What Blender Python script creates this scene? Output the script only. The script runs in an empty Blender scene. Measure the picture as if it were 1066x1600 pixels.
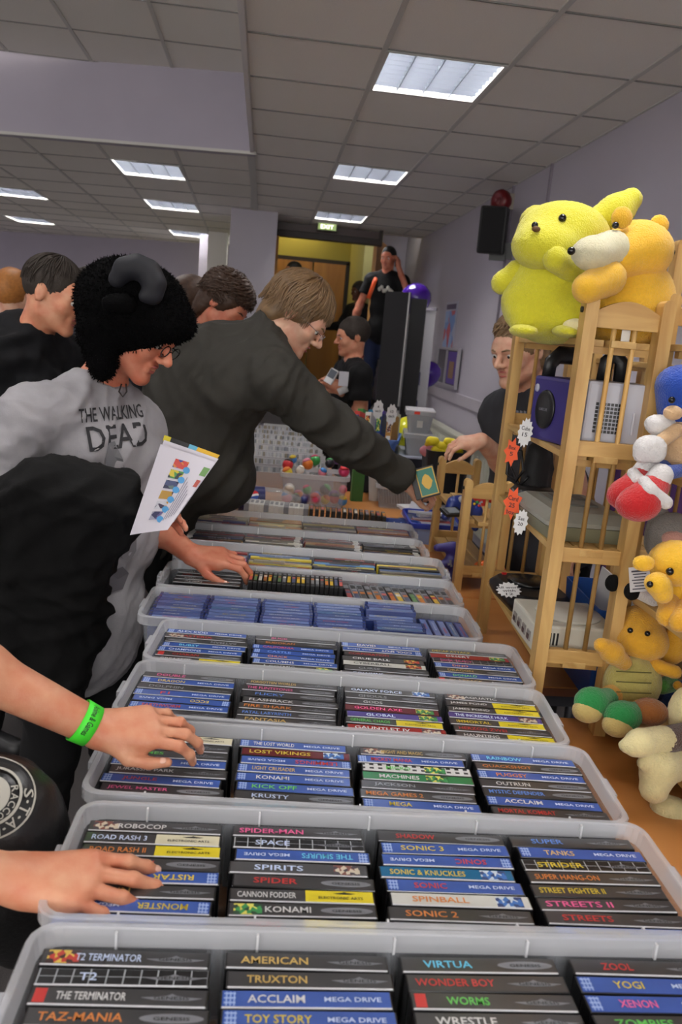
import bpy, bmesh, math, random
import numpy as np
from mathutils import Vector, Matrix
from mathutils.bvhtree import BVHTree

# ------------------------------------------------------------------ camera, world, exposure
# Working frame: x right, y along the table away from the photographer, z measured from eye height.
EYE = 1.57                      # eye height above the floor; everything is lifted by this at the end
FPX = 1290.0
SC = bpy.context.scene
COL = SC.collection
RNG = random.Random(7)

def cam_axes(yaw, pitch, roll):
    yaw, pitch, roll = (math.radians(v) for v in (yaw, pitch, roll))
    f = Vector((math.sin(yaw)*math.cos(pitch), math.cos(yaw)*math.cos(pitch), -math.sin(pitch)))
    r0 = f.cross(Vector((0, 0, 1))).normalized()
    d0 = f.cross(r0)
    return (math.cos(roll)*r0 + math.sin(roll)*d0, -math.sin(roll)*r0 + math.cos(roll)*d0, f)
CR, CD, CF = cam_axes(6.2, 12.1, -5.1)
cam_data = bpy.data.cameras.new('camera')
cam_data.sensor_fit = 'VERTICAL'
cam_data.sensor_height = 24.0
cam_data.sensor_width = 16.0
cam_data.lens = FPX/1600*24
cam_data.clip_start = 0.02
cam_data.dof.use_dof = True
cam_data.dof.focus_distance = 1.75
cam_data.dof.aperture_fstop = 4.5
cam = bpy.data.objects.new('camera', cam_data)
cam.matrix_world = Matrix(((CR.x, -CD.x, -CF.x, 0), (CR.y, -CD.y, -CF.y, 0), (CR.z, -CD.z, -CF.z, 0), (0, 0, 0, 1)))
COL.objects.link(cam)
SC.camera = cam

world = bpy.data.worlds.new('world')
SC.world = world
world.use_nodes = True
bg = world.node_tree.nodes['Background']
bg.inputs[0].default_value = (1.0, 0.97, 0.93, 1)
bg.inputs[1].default_value = 3.2
SC.view_settings.view_transform = 'Standard'
SC.view_settings.look = 'None'
SC.view_settings.gamma = 1.0
SC.view_settings.use_curve_mapping = False
SC.view_settings.exposure = 0.18
LAMP_STRENGTH = 90.0

def at(px, py, d):
    """World point at depth y = d that lies in the direction of a place in the picture."""
    r = CR*((px-533)/FPX) + CD*((py-800)/FPX) + CF
    return r*(d/r.y)
def atz(px, py, z):
    r = CR*((px-533)/FPX) + CD*((py-800)/FPX) + CF
    return r*(z/r.z)

# ------------------------------------------------------------------ materials
def lin(c):
    out = []
    for v in c[:3]:
        v = v/255.0
        out.append(v/12.92 if v <= 0.04045 else ((v+0.055)/1.055)**2.4)
    return tuple(out)
MATS = {}
def mat(name, rgb=None, rough=0.5, metal=0.0, noise=None, bump=None, alpha=1.0, emit=None, spec=0.5, coat=0.0, sheen=0.0, rgb2=None, trans=0.0, stretch=None):
    if name in MATS:
        return MATS[name]
    m = bpy.data.materials.new(name)
    m.use_nodes = True
    nt = m.node_tree
    b = nt.nodes['Principled BSDF']
    c = lin(rgb)
    b.inputs['Base Color'].default_value = (*c, 1)
    b.inputs['Roughness'].default_value = rough
    b.inputs['Metallic'].default_value = metal
    b.inputs['Specular IOR Level'].default_value = spec
    b.inputs['Alpha'].default_value = alpha
    if coat: b.inputs['Coat Weight'].default_value = coat; b.inputs['Coat Roughness'].default_value = 0.12
    if sheen: b.inputs['Sheen Weight'].default_value = sheen; b.inputs['Sheen Roughness'].default_value = 0.5
    if trans: b.inputs['Transmission Weight'].default_value = trans
    if emit:
        b.inputs['Emission Color'].default_value = (*lin(emit[0]), 1)
        b.inputs['Emission Strength'].default_value = emit[1]
    tc = None
    def coords():
        nonlocal tc
        if tc is None:
            t = nt.nodes.new('ShaderNodeTexCoord')
            mp = nt.nodes.new('ShaderNodeMapping')
            if stretch: mp.inputs['Scale'].default_value = stretch
            nt.links.new(t.outputs['Object'], mp.inputs['Vector'])
            tc = mp
        return tc.outputs['Vector']
    if noise:
        n = nt.nodes.new('ShaderNodeTexNoise')
        n.inputs['Scale'].default_value = noise[0]
        n.inputs['Detail'].default_value = 4
        nt.links.new(coords(), n.inputs['Vector'])
        r = nt.nodes.new('ShaderNodeMapRange')
        r.inputs['From Min'].default_value = 0.3; r.inputs['From Max'].default_value = 0.7
        nt.links.new(n.outputs['Fac'], r.inputs['Value'])
        mx = nt.nodes.new('ShaderNodeMix'); mx.data_type = 'RGBA'
        c2 = lin(rgb2) if rgb2 else tuple(v*(1-noise[1]) for v in c)
        mx.inputs['A'].default_value = (*c2, 1); mx.inputs['B'].default_value = (*c, 1)
        nt.links.new(r.outputs['Result'], mx.inputs['Factor'])
        nt.links.new(mx.outputs['Result'], b.inputs['Base Color'])
    if bump:
        n = nt.nodes.new('ShaderNodeTexNoise')
        n.inputs['Scale'].default_value = bump[0]
        n.inputs['Detail'].default_value = 3
        nt.links.new(coords(), n.inputs['Vector'])
        bp = nt.nodes.new('ShaderNodeBump')
        bp.inputs['Strength'].default_value = bump[1]
        bp.inputs['Distance'].default_value = bump[2] if len(bump) > 2 else 0.004
        nt.links.new(n.outputs['Fac'], bp.inputs['Height'])
        nt.links.new(bp.outputs['Normal'], b.inputs['Normal'])
    MATS[name] = m
    return m

def wood_mat(name, a, b_, scale, rough, axis='Z', dist=3.0):
    if name in MATS: return MATS[name]
    m = mat(name, a, rough)
    nt = m.node_tree; b = nt.nodes['Principled BSDF']
    t = nt.nodes.new('ShaderNodeTexCoord'); mp = nt.nodes.new('ShaderNodeMapping')
    s = {'X': (0.12, 1, 1), 'Y': (1, 0.12, 1), 'Z': (1, 1, 0.12)}[axis]
    mp.inputs['Scale'].default_value = s
    oi = nt.nodes.new('ShaderNodeObjectInfo')
    nt.links.new(t.outputs['Object'], mp.inputs['Vector'])
    cmb = nt.nodes.new('ShaderNodeVectorMath'); cmb.operation = 'ADD'
    ml = nt.nodes.new('ShaderNodeMath'); ml.operation = 'MULTIPLY'; ml.inputs[1].default_value = 9.0
    nt.links.new(oi.outputs['Random'], ml.inputs[0])
    nt.links.new(mp.outputs['Vector'], cmb.inputs[0]); nt.links.new(ml.outputs[0], cmb.inputs[1])
    n = nt.nodes.new('ShaderNodeTexNoise'); n.inputs['Scale'].default_value = scale; n.inputs['Detail'].default_value = 5
    n.inputs['Distortion'].default_value = dist*0.3
    nt.links.new(cmb.outputs[0], n.inputs['Vector'])
    r = nt.nodes.new('ShaderNodeValToRGB')
    r.color_ramp.elements[0].position = 0.32; r.color_ramp.elements[0].color = (*lin(b_), 1)
    r.color_ramp.elements[1].position = 0.68; r.color_ramp.elements[1].color = (*lin(a), 1)
    nt.links.new(n.outputs['Fac'], r.inputs['Fac'])
    nt.links.new(r.outputs['Color'], b.inputs['Base Color'])
    return m

def grid_mat(name, base, line, sx, sy, w=0.12, rough=0.3):
    """Printed grid of fine lines, in object space (x across, y down the spine)."""
    if name in MATS: return MATS[name]
    m = mat(name, base, rough)
    nt = m.node_tree; b = nt.nodes['Principled BSDF']
    t = nt.nodes.new('ShaderNodeTexCoord')
    sp = nt.nodes.new('ShaderNodeSeparateXYZ')
    nt.links.new(t.outputs['Object'], sp.inputs[0])
    outs = []
    for ax, s in (('X', sx), ('Y', sy)):
        d = nt.nodes.new('ShaderNodeMath'); d.operation = 'MULTIPLY'; d.inputs[1].default_value = 1.0/s
        f = nt.nodes.new('ShaderNodeMath'); f.operation = 'FRACT'
        l = nt.nodes.new('ShaderNodeMath'); l.operation = 'LESS_THAN'; l.inputs[1].default_value = w
        nt.links.new(sp.outputs[ax], d.inputs[0]); nt.links.new(d.outputs[0], f.inputs[0]); nt.links.new(f.outputs[0], l.inputs[0])
        outs.append(l)
    mxm = nt.nodes.new('ShaderNodeMath'); mxm.operation = 'MAXIMUM'
    nt.links.new(outs[0].outputs[0], mxm.inputs[0]); nt.links.new(outs[1].outputs[0], mxm.inputs[1])
    mx = nt.nodes.new('ShaderNodeMix'); mx.data_type = 'RGBA'
    mx.inputs['A'].default_value = (*lin(base), 1); mx.inputs['B'].default_value = (*lin(line), 1)
    nt.links.new(mxm.outputs[0], mx.inputs['Factor']); nt.links.new(mx.outputs['Result'], b.inputs['Base Color'])
    return m

def patch_mat(name, cols, scale, rough=0.35):
    """Printed picture seen as loose patches of colour."""
    if name in MATS: return MATS[name]
    m = mat(name, cols[0], rough)
    nt = m.node_tree; b = nt.nodes['Principled BSDF']
    t = nt.nodes.new('ShaderNodeTexCoord')
    v = nt.nodes.new('ShaderNodeTexVoronoi'); v.inputs['Scale'].default_value = scale
    nt.links.new(t.outputs['Object'], v.inputs['Vector'])
    sp = nt.nodes.new('ShaderNodeSeparateColor')
    nt.links.new(v.outputs['Color'], sp.inputs[0])
    r = nt.nodes.new('ShaderNodeValToRGB'); r.color_ramp.interpolation = 'CONSTANT'
    el = r.color_ramp.elements
    while len(el) < len(cols): el.new(0.5)
    for i, c in enumerate(cols):
        el[i].position = i/len(cols); el[i].color = (*lin(c), 1)
    nt.links.new(sp.outputs[0], r.inputs['Fac']); nt.links.new(r.outputs['Color'], b.inputs['Base Color'])
    return m

# ------------------------------------------------------------------ mesh helpers
def np_mesh(name, verts, faces, smooth=False):
    """faces: list of index tuples or an (n,4) array."""
    me = bpy.data.meshes.new(name)
    if isinstance(faces, np.ndarray):
        n, k = faces.shape
        me.vertices.add(len(verts)); me.vertices.foreach_set('co', np.asarray(verts, np.float32).ravel())
        me.loops.add(n*k); me.loops.foreach_set('vertex_index', faces.astype(np.int32).ravel())
        me.polygons.add(n); me.polygons.foreach_set('loop_start', np.arange(0, n*k, k, dtype=np.int32))
        me.update(calc_edges=True)
    else:
        me.from_pydata([tuple(v) for v in verts], [], faces); me.update()
    if smooth:
        me.polygons.foreach_set('use_smooth', np.ones(len(me.polygons), dtype=bool))
    return me

class MB:
    """Collects shapes; build() links them as one mesh object."""
    def __init__(s): s.v = []; s.f = []; s.sm = []
    def add(s, verts, faces, smooth=False, M=None):
        o = len(s.v)
        s.v += [tuple(M @ Vector(v)) if M else tuple(v) for v in verts]
        s.f += [tuple(i+o for i in f) for f in faces]; s.sm += [smooth]*len(faces)
        return s
    def box(s, c, d, M=None, bev=0.0):
        """box centred at c with full sizes d; bev chamfers the vertical-looking edges."""
        x, y, z = (v/2 for v in d)
        if bev <= 0:
            vs = [(c[0]+a*x, c[1]+b*y, c[2]+e*z) for a in (-1, 1) for b in (-1, 1) for e in (-1, 1)]
            fs = [(0, 1, 3, 2), (4, 6, 7, 5), (0, 4, 5, 1), (2, 3, 7, 6), (0, 2, 6, 4), (1, 5, 7, 3)]
            return s.add(vs, fs, False, M)
        bm = bmesh.new(); bmesh.ops.create_cube(bm, size=1)
        for v in bm.verts: v.co = Vector((v.co.x*d[0]+c[0], v.co.y*d[1]+c[1], v.co.z*d[2]+c[2]))
        bmesh.ops.bevel(bm, geom=bm.edges[:], offset=bev, segments=2, affect='EDGES', profile=0.6)
        bm.verts.ensure_lookup_table()
        vs = [v.co.copy() for v in bm.verts]; fs = [tuple(v.index for v in f.verts) for f in bm.faces]
        bm.free()
        return s.add(vs, fs, False, M)
    def ring(s, loops, cap0=True, cap1=True, smooth=True, M=None, close=False):
        n = len(loops[0]); vs = [p for l in loops for p in l]; fs = []
        L = len(loops)
        for i in range(L if close else L-1):
            a = i*n; b = ((i+1) % L)*n
            for j in range(n):
                k = (j+1) % n
                fs.append((a+j, a+k, b+k, b+j))
        o = len(s.v)
        s.add(vs, fs, smooth, M)
        caps = []
        if cap0: caps.append(tuple(range(n-1, -1, -1)))
        if cap1: caps.append(tuple(range((L-1)*n, L*n)))
        s.f += [tuple(i+o for i in f) for f in caps]; s.sm += [False]*len(caps)
        return s
    def tube(s, pts, r, seg=8, caps=True, M=None, flat=1.0):
        pts = [Vector(p) for p in pts]; loops = []
        rr = r if isinstance(r, (list, tuple)) else [r]*len(pts)
        up = None
        for i, p in enumerate(pts):
            t = (pts[min(i+1, len(pts)-1)] - pts[max(i-1, 0)]).normalized()
            if up is None:
                up = Vector((0, 0, 1)) if abs(t.z) < 0.9 else Vector((1, 0, 0))
            a = t.cross(up)
            if a.length < 1e-5: a = t.cross(Vector((0, 1, 0)))
            a.normalize(); b = a.cross(t).normalized(); up = b
            loops.append([p + (a*math.cos(q) + b*math.sin(q)*flat)*rr[i] for q in [2*math.pi*j/seg for j in range(seg)]])
        return s.ring(loops, caps, caps, True, M)
    def lathe(s, prof, seg=16, c=(0, 0, 0), M=None, caps=True):
        loops = [[(c[0]+r*math.cos(2*math.pi*j/seg), c[1]+r*math.sin(2*math.pi*j/seg), c[2]+z) for j in range(seg)] for r, z in prof]
        return s.ring(loops, caps, caps, True, M)
    def ball(s, c, r, seg=14, rings=8, M=None):
        if not isinstance(r, (tuple, list)): r = (r, r, r)
        loops = []
        for i in range(rings+1):
            th = math.pi*(0.02+0.96*i/rings)
            loops.append([(c[0]+r[0]*math.sin(th)*math.cos(2*math.pi*j/seg), c[1]+r[1]*math.sin(th)*math.sin(2*math.pi*j/seg), c[2]-r[2]*math.cos(th)) for j in range(seg)])
        return s.ring(loops, True, True, True, M)
    def prism(s, outline, z0, z1, M=None):
        n = len(outline)
        vs = [(x, y, z0) for x, y in outline] + [(x, y, z1) for x, y in outline]
        fs = [(i, (i+1) % n, (i+1) % n+n, i+n) for i in range(n)] + [tuple(range(n-1, -1, -1)), tuple(range(n, 2*n))]
        return s.add(vs, fs, False, M)
    def mesh(s, name):
        me = np_mesh(name, s.v, s.f)
        me.polygons.foreach_set('use_smooth', np.array(s.sm, dtype=bool))
        return me
    def build(s, name, m=None, parent=None, **k):
        return obj(name, s.mesh(name), m, parent, **k)

def obj(name, me, m=None, parent=None, loc=None, rot=None):
    o = bpy.data.objects.new(name, me)
    COL.objects.link(o)
    if m is not None and me is not None:
        if len(me.materials) == 0: me.materials.append(m)
        elif me.materials[0] is not m:
            o.material_slots[0].link = 'OBJECT'; o.material_slots[0].material = m
    if parent is not None: o.parent = parent
    if loc is not None: o.location = loc
    if rot is not None: o.rotation_euler = rot
    return o
def empty(name, loc=(0, 0, 0), rot=(0, 0, 0)):
    o = bpy.data.objects.new(name, None); COL.objects.link(o)
    o.empty_display_size = 0.05; o.location = loc; o.rotation_euler = rot
    return o
def tag(o, label, cat, group=None):
    o['label'] = label; o['category'] = cat
    if group: o['group'] = group
    return o
def struct(o, label=None):
    o['kind'] = 'structure'
    if label: o['label'] = label
    return o
def frame_from(c, xdir, zdir):
    """4x4 with local x along xdir, z near zdir."""
    x = Vector(xdir).normalized(); z = Vector(zdir); z = (z - x*z.dot(x)).normalized(); y = z.cross(x)
    c = Vector(c)
    return Matrix(((x.x, y.x, z.x, c.x), (x.y, y.y, z.y, c.y), (x.z, y.z, z.z, c.z), (0, 0, 0, 1)))

# ------------------------------------------------------------------ lettering
_txt = {}
def text_mesh(s, width, height, thick=0.0002, shear=0.0):
    """Flat lettering scaled into width x height, centred at the origin, facing +z."""
    key = (s, shear)
    if key not in _txt:
        cu = bpy.data.curves.new('lettering', 'FONT'); cu.body = s; cu.size = 1.0; cu.resolution_u = 2; cu.shear = shear
        cu.align_x = 'CENTER'; cu.offset = 0.012
        to = bpy.data.objects.new('lettering', cu)
        me = bpy.data.meshes.new_from_object(to)
        bpy.data.objects.remove(to); bpy.data.curves.remove(cu)
        n = len(me.vertices); co = np.empty(n*3, np.float32); me.vertices.foreach_get('co', co); co = co.reshape(-1, 3)
        fs = [tuple(p.vertices) for p in me.polygons]
        bpy.data.meshes.remove(me)
        mn = co.min(0); mx = co.max(0)
        co = (co - (mn+mx)/2)/np.maximum(mx-mn, 1e-6); co[:, 2] = 0
        _txt[key] = (co, fs)
    co, fs = _txt[key]
    v = co*np.array([width, height, 1]); v[:, 2] = thick
    return v, fs
def lettering(name, s, width, height, m, parent, loc=(0, 0, 0), rot=(0, 0, 0), shear=0.0):
    v, fs = text_mesh(s, width, height, shear=shear)
    return obj(name, np_mesh(name, v, fs), m, parent, loc, rot)

# ------------------------------------------------------------------ smooth bodies (distance field -> surface net)
def smin(a, b, k):
    h = np.clip(0.5+0.5*(b-a)/k, 0, 1)
    return b*(1-h)+a*h-k*h*(1-h)
class Blob:
    def __init__(s, k=0.02): s.p = []; s.k = k; s.cuts = []
    def cap(s, a, b, ra, rb, k=None, op='+', flat=False):
        a = np.array(a, float); b = np.array(b, float); r = max(ra, rb)
        s.p.append(('cap', (a, b, ra, rb, flat), np.minimum(a, b)-r, np.maximum(a, b)+r, k or s.k, op)); return s
    def chain(s, pts, rs, k=None):
        for i in range(len(pts)-1): s.cap(pts[i], pts[i+1], rs[i], rs[i+1], k)
        return s
    def ell(s, c, r, R=None, k=None, op='+'):
        c = np.array(c, float); r = np.array(r if isinstance(r, (tuple, list)) else (r, r, r), float)
        m = r.max()
        Rm = np.array(R)[:3, :3] if R is not None else None
        s.p.append(('ell', (c, r, Rm), c-m, c+m, k or s.k, op)); return s
    def cut(s, p, n):
        s.cuts.append((np.array(p, float), np.array(Vector(n).normalized(), float))); return s
    def surface(s, vox):
        lo = np.min([q[2] for q in s.p if q[5] == '+'], 0)-3*vox; hi = np.max([q[3] for q in s.p if q[5] == '+'], 0)+3*vox
        n = np.ceil((hi-lo)/vox).astype(int)+1
        D = np.full(n, 0.25, np.float32)
        ax = [lo[i]+vox*np.arange(n[i]) for i in range(3)]
        for kind, par, l, h, k, op in s.p:
            mg = k+3*vox
            i0 = np.maximum(((l-mg-lo)/vox).astype(int), 0); i1 = np.minimum(((h+mg-lo)/vox).astype(int)+2, n)
            if (i1 <= i0).any(): continue
            X = ax[0][i0[0]:i1[0]][:, None, None]; Y = ax[1][i0[1]:i1[1]][None, :, None]; Z = ax[2][i0[2]:i1[2]][None, None, :]
            if kind == 'cap':
                a, b, ra, rb, flat = par; ab = b-a; L2 = max(ab@ab, 1e-12)
                tt = ((X-a[0])*ab[0]+(Y-a[1])*ab[1]+(Z-a[2])*ab[2])/L2
                t = np.clip(tt, 0, 1)
                d = np.sqrt((X-a[0]-t*ab[0])**2+(Y-a[1]-t*ab[1])**2+(Z-a[2]-t*ab[2])**2)-(ra+(rb-ra)*t)
                if flat: d = np.maximum(d, (tt-1)*math.sqrt(L2))
            else:
                c, r, R = par
                x, y, z = X-c[0], Y-c[1], Z-c[2]
                if R is not None:
                    x, y, z = R[0, 0]*x+R[1, 0]*y+R[2, 0]*z, R[0, 1]*x+R[1, 1]*y+R[2, 1]*z, R[0, 2]*x+R[1, 2]*y+R[2, 2]*z
                k0 = np.sqrt((x/r[0])**2+(y/r[1])**2+(z/r[2])**2)
                k1 = np.sqrt((x/r[0]**2)**2+(y/r[1]**2)**2+(z/r[2]**2)**2)
                d = k0*(k0-1)/np.maximum(k1, 1e-9)
            sl = tuple(slice(i0[i], i1[i]) for i in range(3))
            if op == '+': D[sl] = smin(D[sl], d, k)
            else: D[sl] = -smin(-D[sl], d, k)
        for p, nn in s.cuts:
            D = np.maximum(D, ((ax[0]-p[0])*nn[0])[:, None, None]+((ax[1]-p[1])*nn[1])[None, :, None]+((ax[2]-p[2])*nn[2])[None, None, :]).astype(np.float32)
        return nets(D, lo, vox)
def nets(D, lo, vox):
    S = D < 0
    c = [S[i:S.shape[0]-1+i, j:S.shape[1]-1+j, k:S.shape[2]-1+k] for i in (0, 1) for j in (0, 1) for k in (0, 1)]
    cnt = sum(q.astype(np.int8) for q in c)
    act = (cnt > 0) & (cnt < 8)
    idx = np.argwhere(act)
    num = np.full(act.shape, -1, np.int32); num[act] = np.arange(len(idx))
    off = np.array([(i, j, k) for i in (0, 1) for j in (0, 1) for k in (0, 1)])
    vals = np.stack([D[idx[:, 0]+o[0], idx[:, 1]+o[1], idx[:, 2]+o[2]] for o in off], 1)
    acc = np.zeros((len(idx), 3)); w = np.zeros(len(idx))
    for a in range(8):
        for b in range(a+1, 8):
            if np.abs(off[a]-off[b]).sum() != 1: continue
            m = (vals[:, a] < 0) != (vals[:, b] < 0)
            den = vals[:, a]-vals[:, b]; t = np.where(m, vals[:, a]/np.where(den == 0, 1, den), 0)
            p = off[a]+(off[b]-off[a])*t[:, None]
            acc += p*m[:, None]; w += m
    V = lo+vox*(idx+acc/np.maximum(w, 1)[:, None])
    Q = []
    for axis in range(3):
        sl0 = [slice(None)]*3; sl1 = [slice(None)]*3
        sl0[axis] = slice(0, -1); sl1[axis] = slice(1, None)
        a = S[tuple(sl0)]; b = S[tuple(sl1)]
        u, v = (axis+1) % 3, (axis+2) % 3
        e = np.argwhere(a != b)
        ok = (e[:, u] > 0) & (e[:, v] > 0) & (e[:, u] < S.shape[u]-1) & (e[:, v] < S.shape[v]-1)
        e = e[ok]
        if not len(e): continue
        def g(du, dv):
            q = e.copy(); q[:, u] -= du; q[:, v] -= dv
            return num[q[:, 0], q[:, 1], q[:, 2]]
        q = np.stack([g(1, 1), g(0, 1), g(0, 0), g(1, 0)], 1)
        inside = a[e[:, 0], e[:, 1], e[:, 2]]
        q[~inside] = q[~inside][:, ::-1]
        Q.append(q)
    Q = np.concatenate(Q)
    return V, Q
def vnormals(V, Q):
    n = np.cross(V[Q[:, 2]]-V[Q[:, 0]], V[Q[:, 3]]-V[Q[:, 1]])
    N = np.zeros_like(V)
    for i in range(4):
        for c in range(3): N[:, c] += np.bincount(Q[:, i], n[:, c], len(V))
    return N/np.maximum(np.linalg.norm(N, axis=1), 1e-9)[:, None]
def folds(V, N, amp, scale, seed=0, dirn=None, sharp=1.0):
    """Cloth-like folds: warped sine ridges pushed along the normals."""
    r = np.random.RandomState(seed)
    tot = np.zeros(len(V))
    for oc, (fs, am) in enumerate(((1.0, 1.0), (2.3, 0.55), (4.6, 0.22))):
        ph = np.zeros(len(V)); sub = np.zeros(len(V)); msk = np.zeros(len(V))
        for i in range(3):
            k = r.normal(size=3); k /= np.linalg.norm(k)
            ph += np.sin(V@k*scale*fs*0.7+r.rand()*6)
        for i in range(3):
            k = r.normal(size=3); k /= np.linalg.norm(k)
            msk += np.sin(V@k*scale*0.5+r.rand()*6)
        msk = np.clip(0.55+0.35*msk, 0.1, 1)
        for i in range(3):
            k = r.normal(size=3) if dirn is None else np.array(dirn)+r.normal(size=3)*0.4
            k /= np.linalg.norm(k)
            s = np.sin(V@k*scale*fs*(0.8+0.6*r.rand())+ph*1.3+r.rand()*6)
            sub += 0.6-1.6*np.abs(s)**(0.8 if sharp > 1 else 1.0)
        tot += am*sub/3*(msk if oc else 1)
    return V+N*(tot*amp)[:, None]
def fuzz(V, N, amp, seed=0):
    r = np.random.RandomState(seed)
    return V+N*((r.rand(len(V))-0.5)*amp)[:, None]
def blob_obj(name, b, vox, m, parent=None, fold=None, fz=0.0):
    V, Q = b.surface(vox)
    if fold or fz:
        N = vnormals(V, Q)
        if fold: V = folds(V, N, *fold)
        if fz: V = fuzz(V, N, fz)
    return obj(name, np_mesh(name, V, Q, True), m, parent)
def rotm(f, u):
    """Rotation with local y = f (forward), z near u, x = right-hand side."""
    f = Vector(f).normalized(); u = Vector(u); u = (u-f*u.dot(f)).normalized(); r = f.cross(u)
    return Matrix(((r.x, f.x, u.x), (r.y, f.y, u.y), (r.z, f.z, u.z)))
# ------------------------------------------------------------------ the room
FLOOR = -EYE
ZC = 1.22           # lower ceiling
ZR = 1.73           # raised ceiling
M_tile = mat('ceiling_tile', (234, 230, 222), 0.92, bump=(420, 0.35, 0.002), noise=(160, 0.06))
M_grid = mat('ceiling_grid', (196, 194, 188), 0.6); M_grid2 = mat('ceiling_grid_dark', (120, 118, 114), 0.6)
M_lilac = mat('lilac_paint', (168, 162, 175), 0.75, noise=(3, 0.05), bump=(90, 0.08, 0.002))
M_lilac2 = mat('pale_lilac_paint', (182, 177, 187), 0.75, noise=(2, 0.04), bump=(90, 0.08, 0.002))
M_white = mat('white_paint', (215, 212, 210), 0.5)
M_carpet = mat('carpet', (78, 74, 74), 0.95, noise=(300, 0.3), bump=(500, 0.6, 0.003))
M_olive = mat('lobby_paint', (176, 168, 92), 0.7, noise=(2, 0.05))
M_door = wood_mat('door_veneer', (196, 138, 52), (170, 112, 36), 5, 0.4)
M_dark = mat('dark_brown_wood', (44, 34, 32), 0.5)
M_black = mat('black_plastic', (18, 18, 20), 0.4)
M_chrome = mat('steel', (200, 200, 205), 0.25, 1.0)

def slab(name, x0, x1, y0, y1, z0, z1, m):
    return struct(MB().box(((x0+x1)/2, (y0+y1)/2, (z0+z1)/2), (x1-x0, y1-y0, z1-z0)).build(name, m))
slab('floor', -9, 2.2, -4.5, 17.5, FLOOR-0.1, FLOOR, M_carpet)
slab('wall_right', 1.82, 1.98, -4.5, 11.6, FLOOR, 2.0, M_lilac2)
# dado rail and radiator pipe rail on the right wall
struct(MB().box((1.812, 7.0, -0.49), (0.022, 9.0, 0.1), bev=0.004).build('trim_1', mat('rail_paint', (190, 184, 192), 0.45)))
# slanted far wall on the left, pillars
def quad_wall(name, a, b, z0, z1, t, m):
    a = Vector((*a, 0)); b = Vector((*b, 0)); n = (b-a).cross(Vector((0, 0, 1))).normalized()*t
    vs = [(*p.xy, z) for z in (z0, z1) for p in (a, b, b-n, a-n)]
    fs = [(0, 3, 2, 1), (4, 5, 6, 7), (0, 1, 5, 4), (1, 2, 6, 5), (2, 3, 7, 6), (3, 0, 4, 7)]
    return struct(MB().add(vs, fs).build(name, m))
quad_wall('wall_back_left', (-9, 17.2), (-0.4, 13.7), FLOOR, 1.5, 0.15, M_lilac)
slab('wall_pillar', -0.445, 0.056, 9.4, 10.3, FLOOR, ZC, M_lilac2)
slab('trim_2', -0.86, -0.60, 12.0, 12.3, FLOOR, ZC, M_white)
slab('trim_3', -1.02, -0.86, 12.6, 12.8, FLOOR, ZC, M_lilac2)
slab('wall_left', -9.1, -9, -4.5, 17.2, FLOOR, 2.0, M_lilac)

# ceilings: backing slabs, tiles and grid bars as pieces
def ceiling(name, o, ex, ey, ncol, nrow, z, skip, colmin=0, widths=None, back=None, barlen=None):
    """Grid of lay-in tiles; corner(i, j) = o + ex*i + ey*j, tiles hang on visible bars."""
    o = Vector((*o, z)); ex = Vector((*ex, 0)); ey = Vector((*ey, 0))
    wid = widths or [i for i in range(ncol+1)]
    ce = MB()
    a, b, c, d = o+ex*wid[0], o+ex*wid[-1], o+ex*wid[-1]+ey*nrow, o+ey*nrow+ex*wid[0]
    pts = [a, b, c, d] if back is None else back
    vs = [(p[0], p[1], z+h) for h in (0.14, 0.18) for p in pts]
    root = struct(ce.add(vs, [(0, 1, 2, 3), (7, 6, 5, 4), (0, 4, 5, 1), (1, 5, 6, 2), (2, 6, 7, 3), (3, 7, 4, 0)]).build(name, M_tile))
    cache = {}
    for i in range(ncol):
        for j in range(nrow):
            if (i, j) in skip: continue
            w = round(wid[i+1]-wid[i], 3)
            if w not in cache:
                g = 0.006
                e1 = ex.normalized()*g; e2 = ey.normalized()*g
                q = [e1*(1 if w*ex.x != 0 else 1)+e2, ex*w-e1+e2, ex*w-e1+ey-e2, e1+ey-e2]
                vs = [(p.x, p.y, h) for h in (0.0, 0.014) for p in q]
                cache[w] = np_mesh('tile', vs, [(0, 3, 2, 1), (4, 5, 6, 7), (0, 1, 5, 4), (1, 2, 6, 5), (2, 3, 7, 6), (3, 0, 4, 7)])
            obj('tile', cache[w], M_tile, root, o+ex*wid[i]+ey*j+Vector((0, 0, 0.004)))
    for i in range(ncol+1):
        p = o+ex*wid[i]; q = p+ey*nrow
        MB().box((0, 0, 0), ((q-p).length, 0.024, 0.006), M=frame_from((p+q)/2+Vector((0, 0, 0.001)), q-p, (0, 0, 1))).build('grid_bar', M_grid, root)
    for j in range(nrow+1):
        p = o+ex*wid[0]+ey*j; q = o+ex*wid[-1]+ey*j
        MB().box((0, 0, 0), ((q-p).length, 0.009, 0.005), M=frame_from((p+q)/2+Vector((0, 0, 0.0015)), q-p, (0, 0, 1))).build('grid_bar', M_grid2, root)
    return root, (lambda i, j: o+ex*i+ey*j)
PY = 0.635
R0 = (-0.17, 3.9-PY*9)
wR = [0, 0.605, 1.17, 1.725, 1.99]
ceil_r, _ = ceiling('ceiling', R0, (1, 0), (0, PY), 4, 19, ZC, {(1, 5), (1, 9), (1, 13), (1, 17), (1, 1)}, widths=wR)
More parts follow.
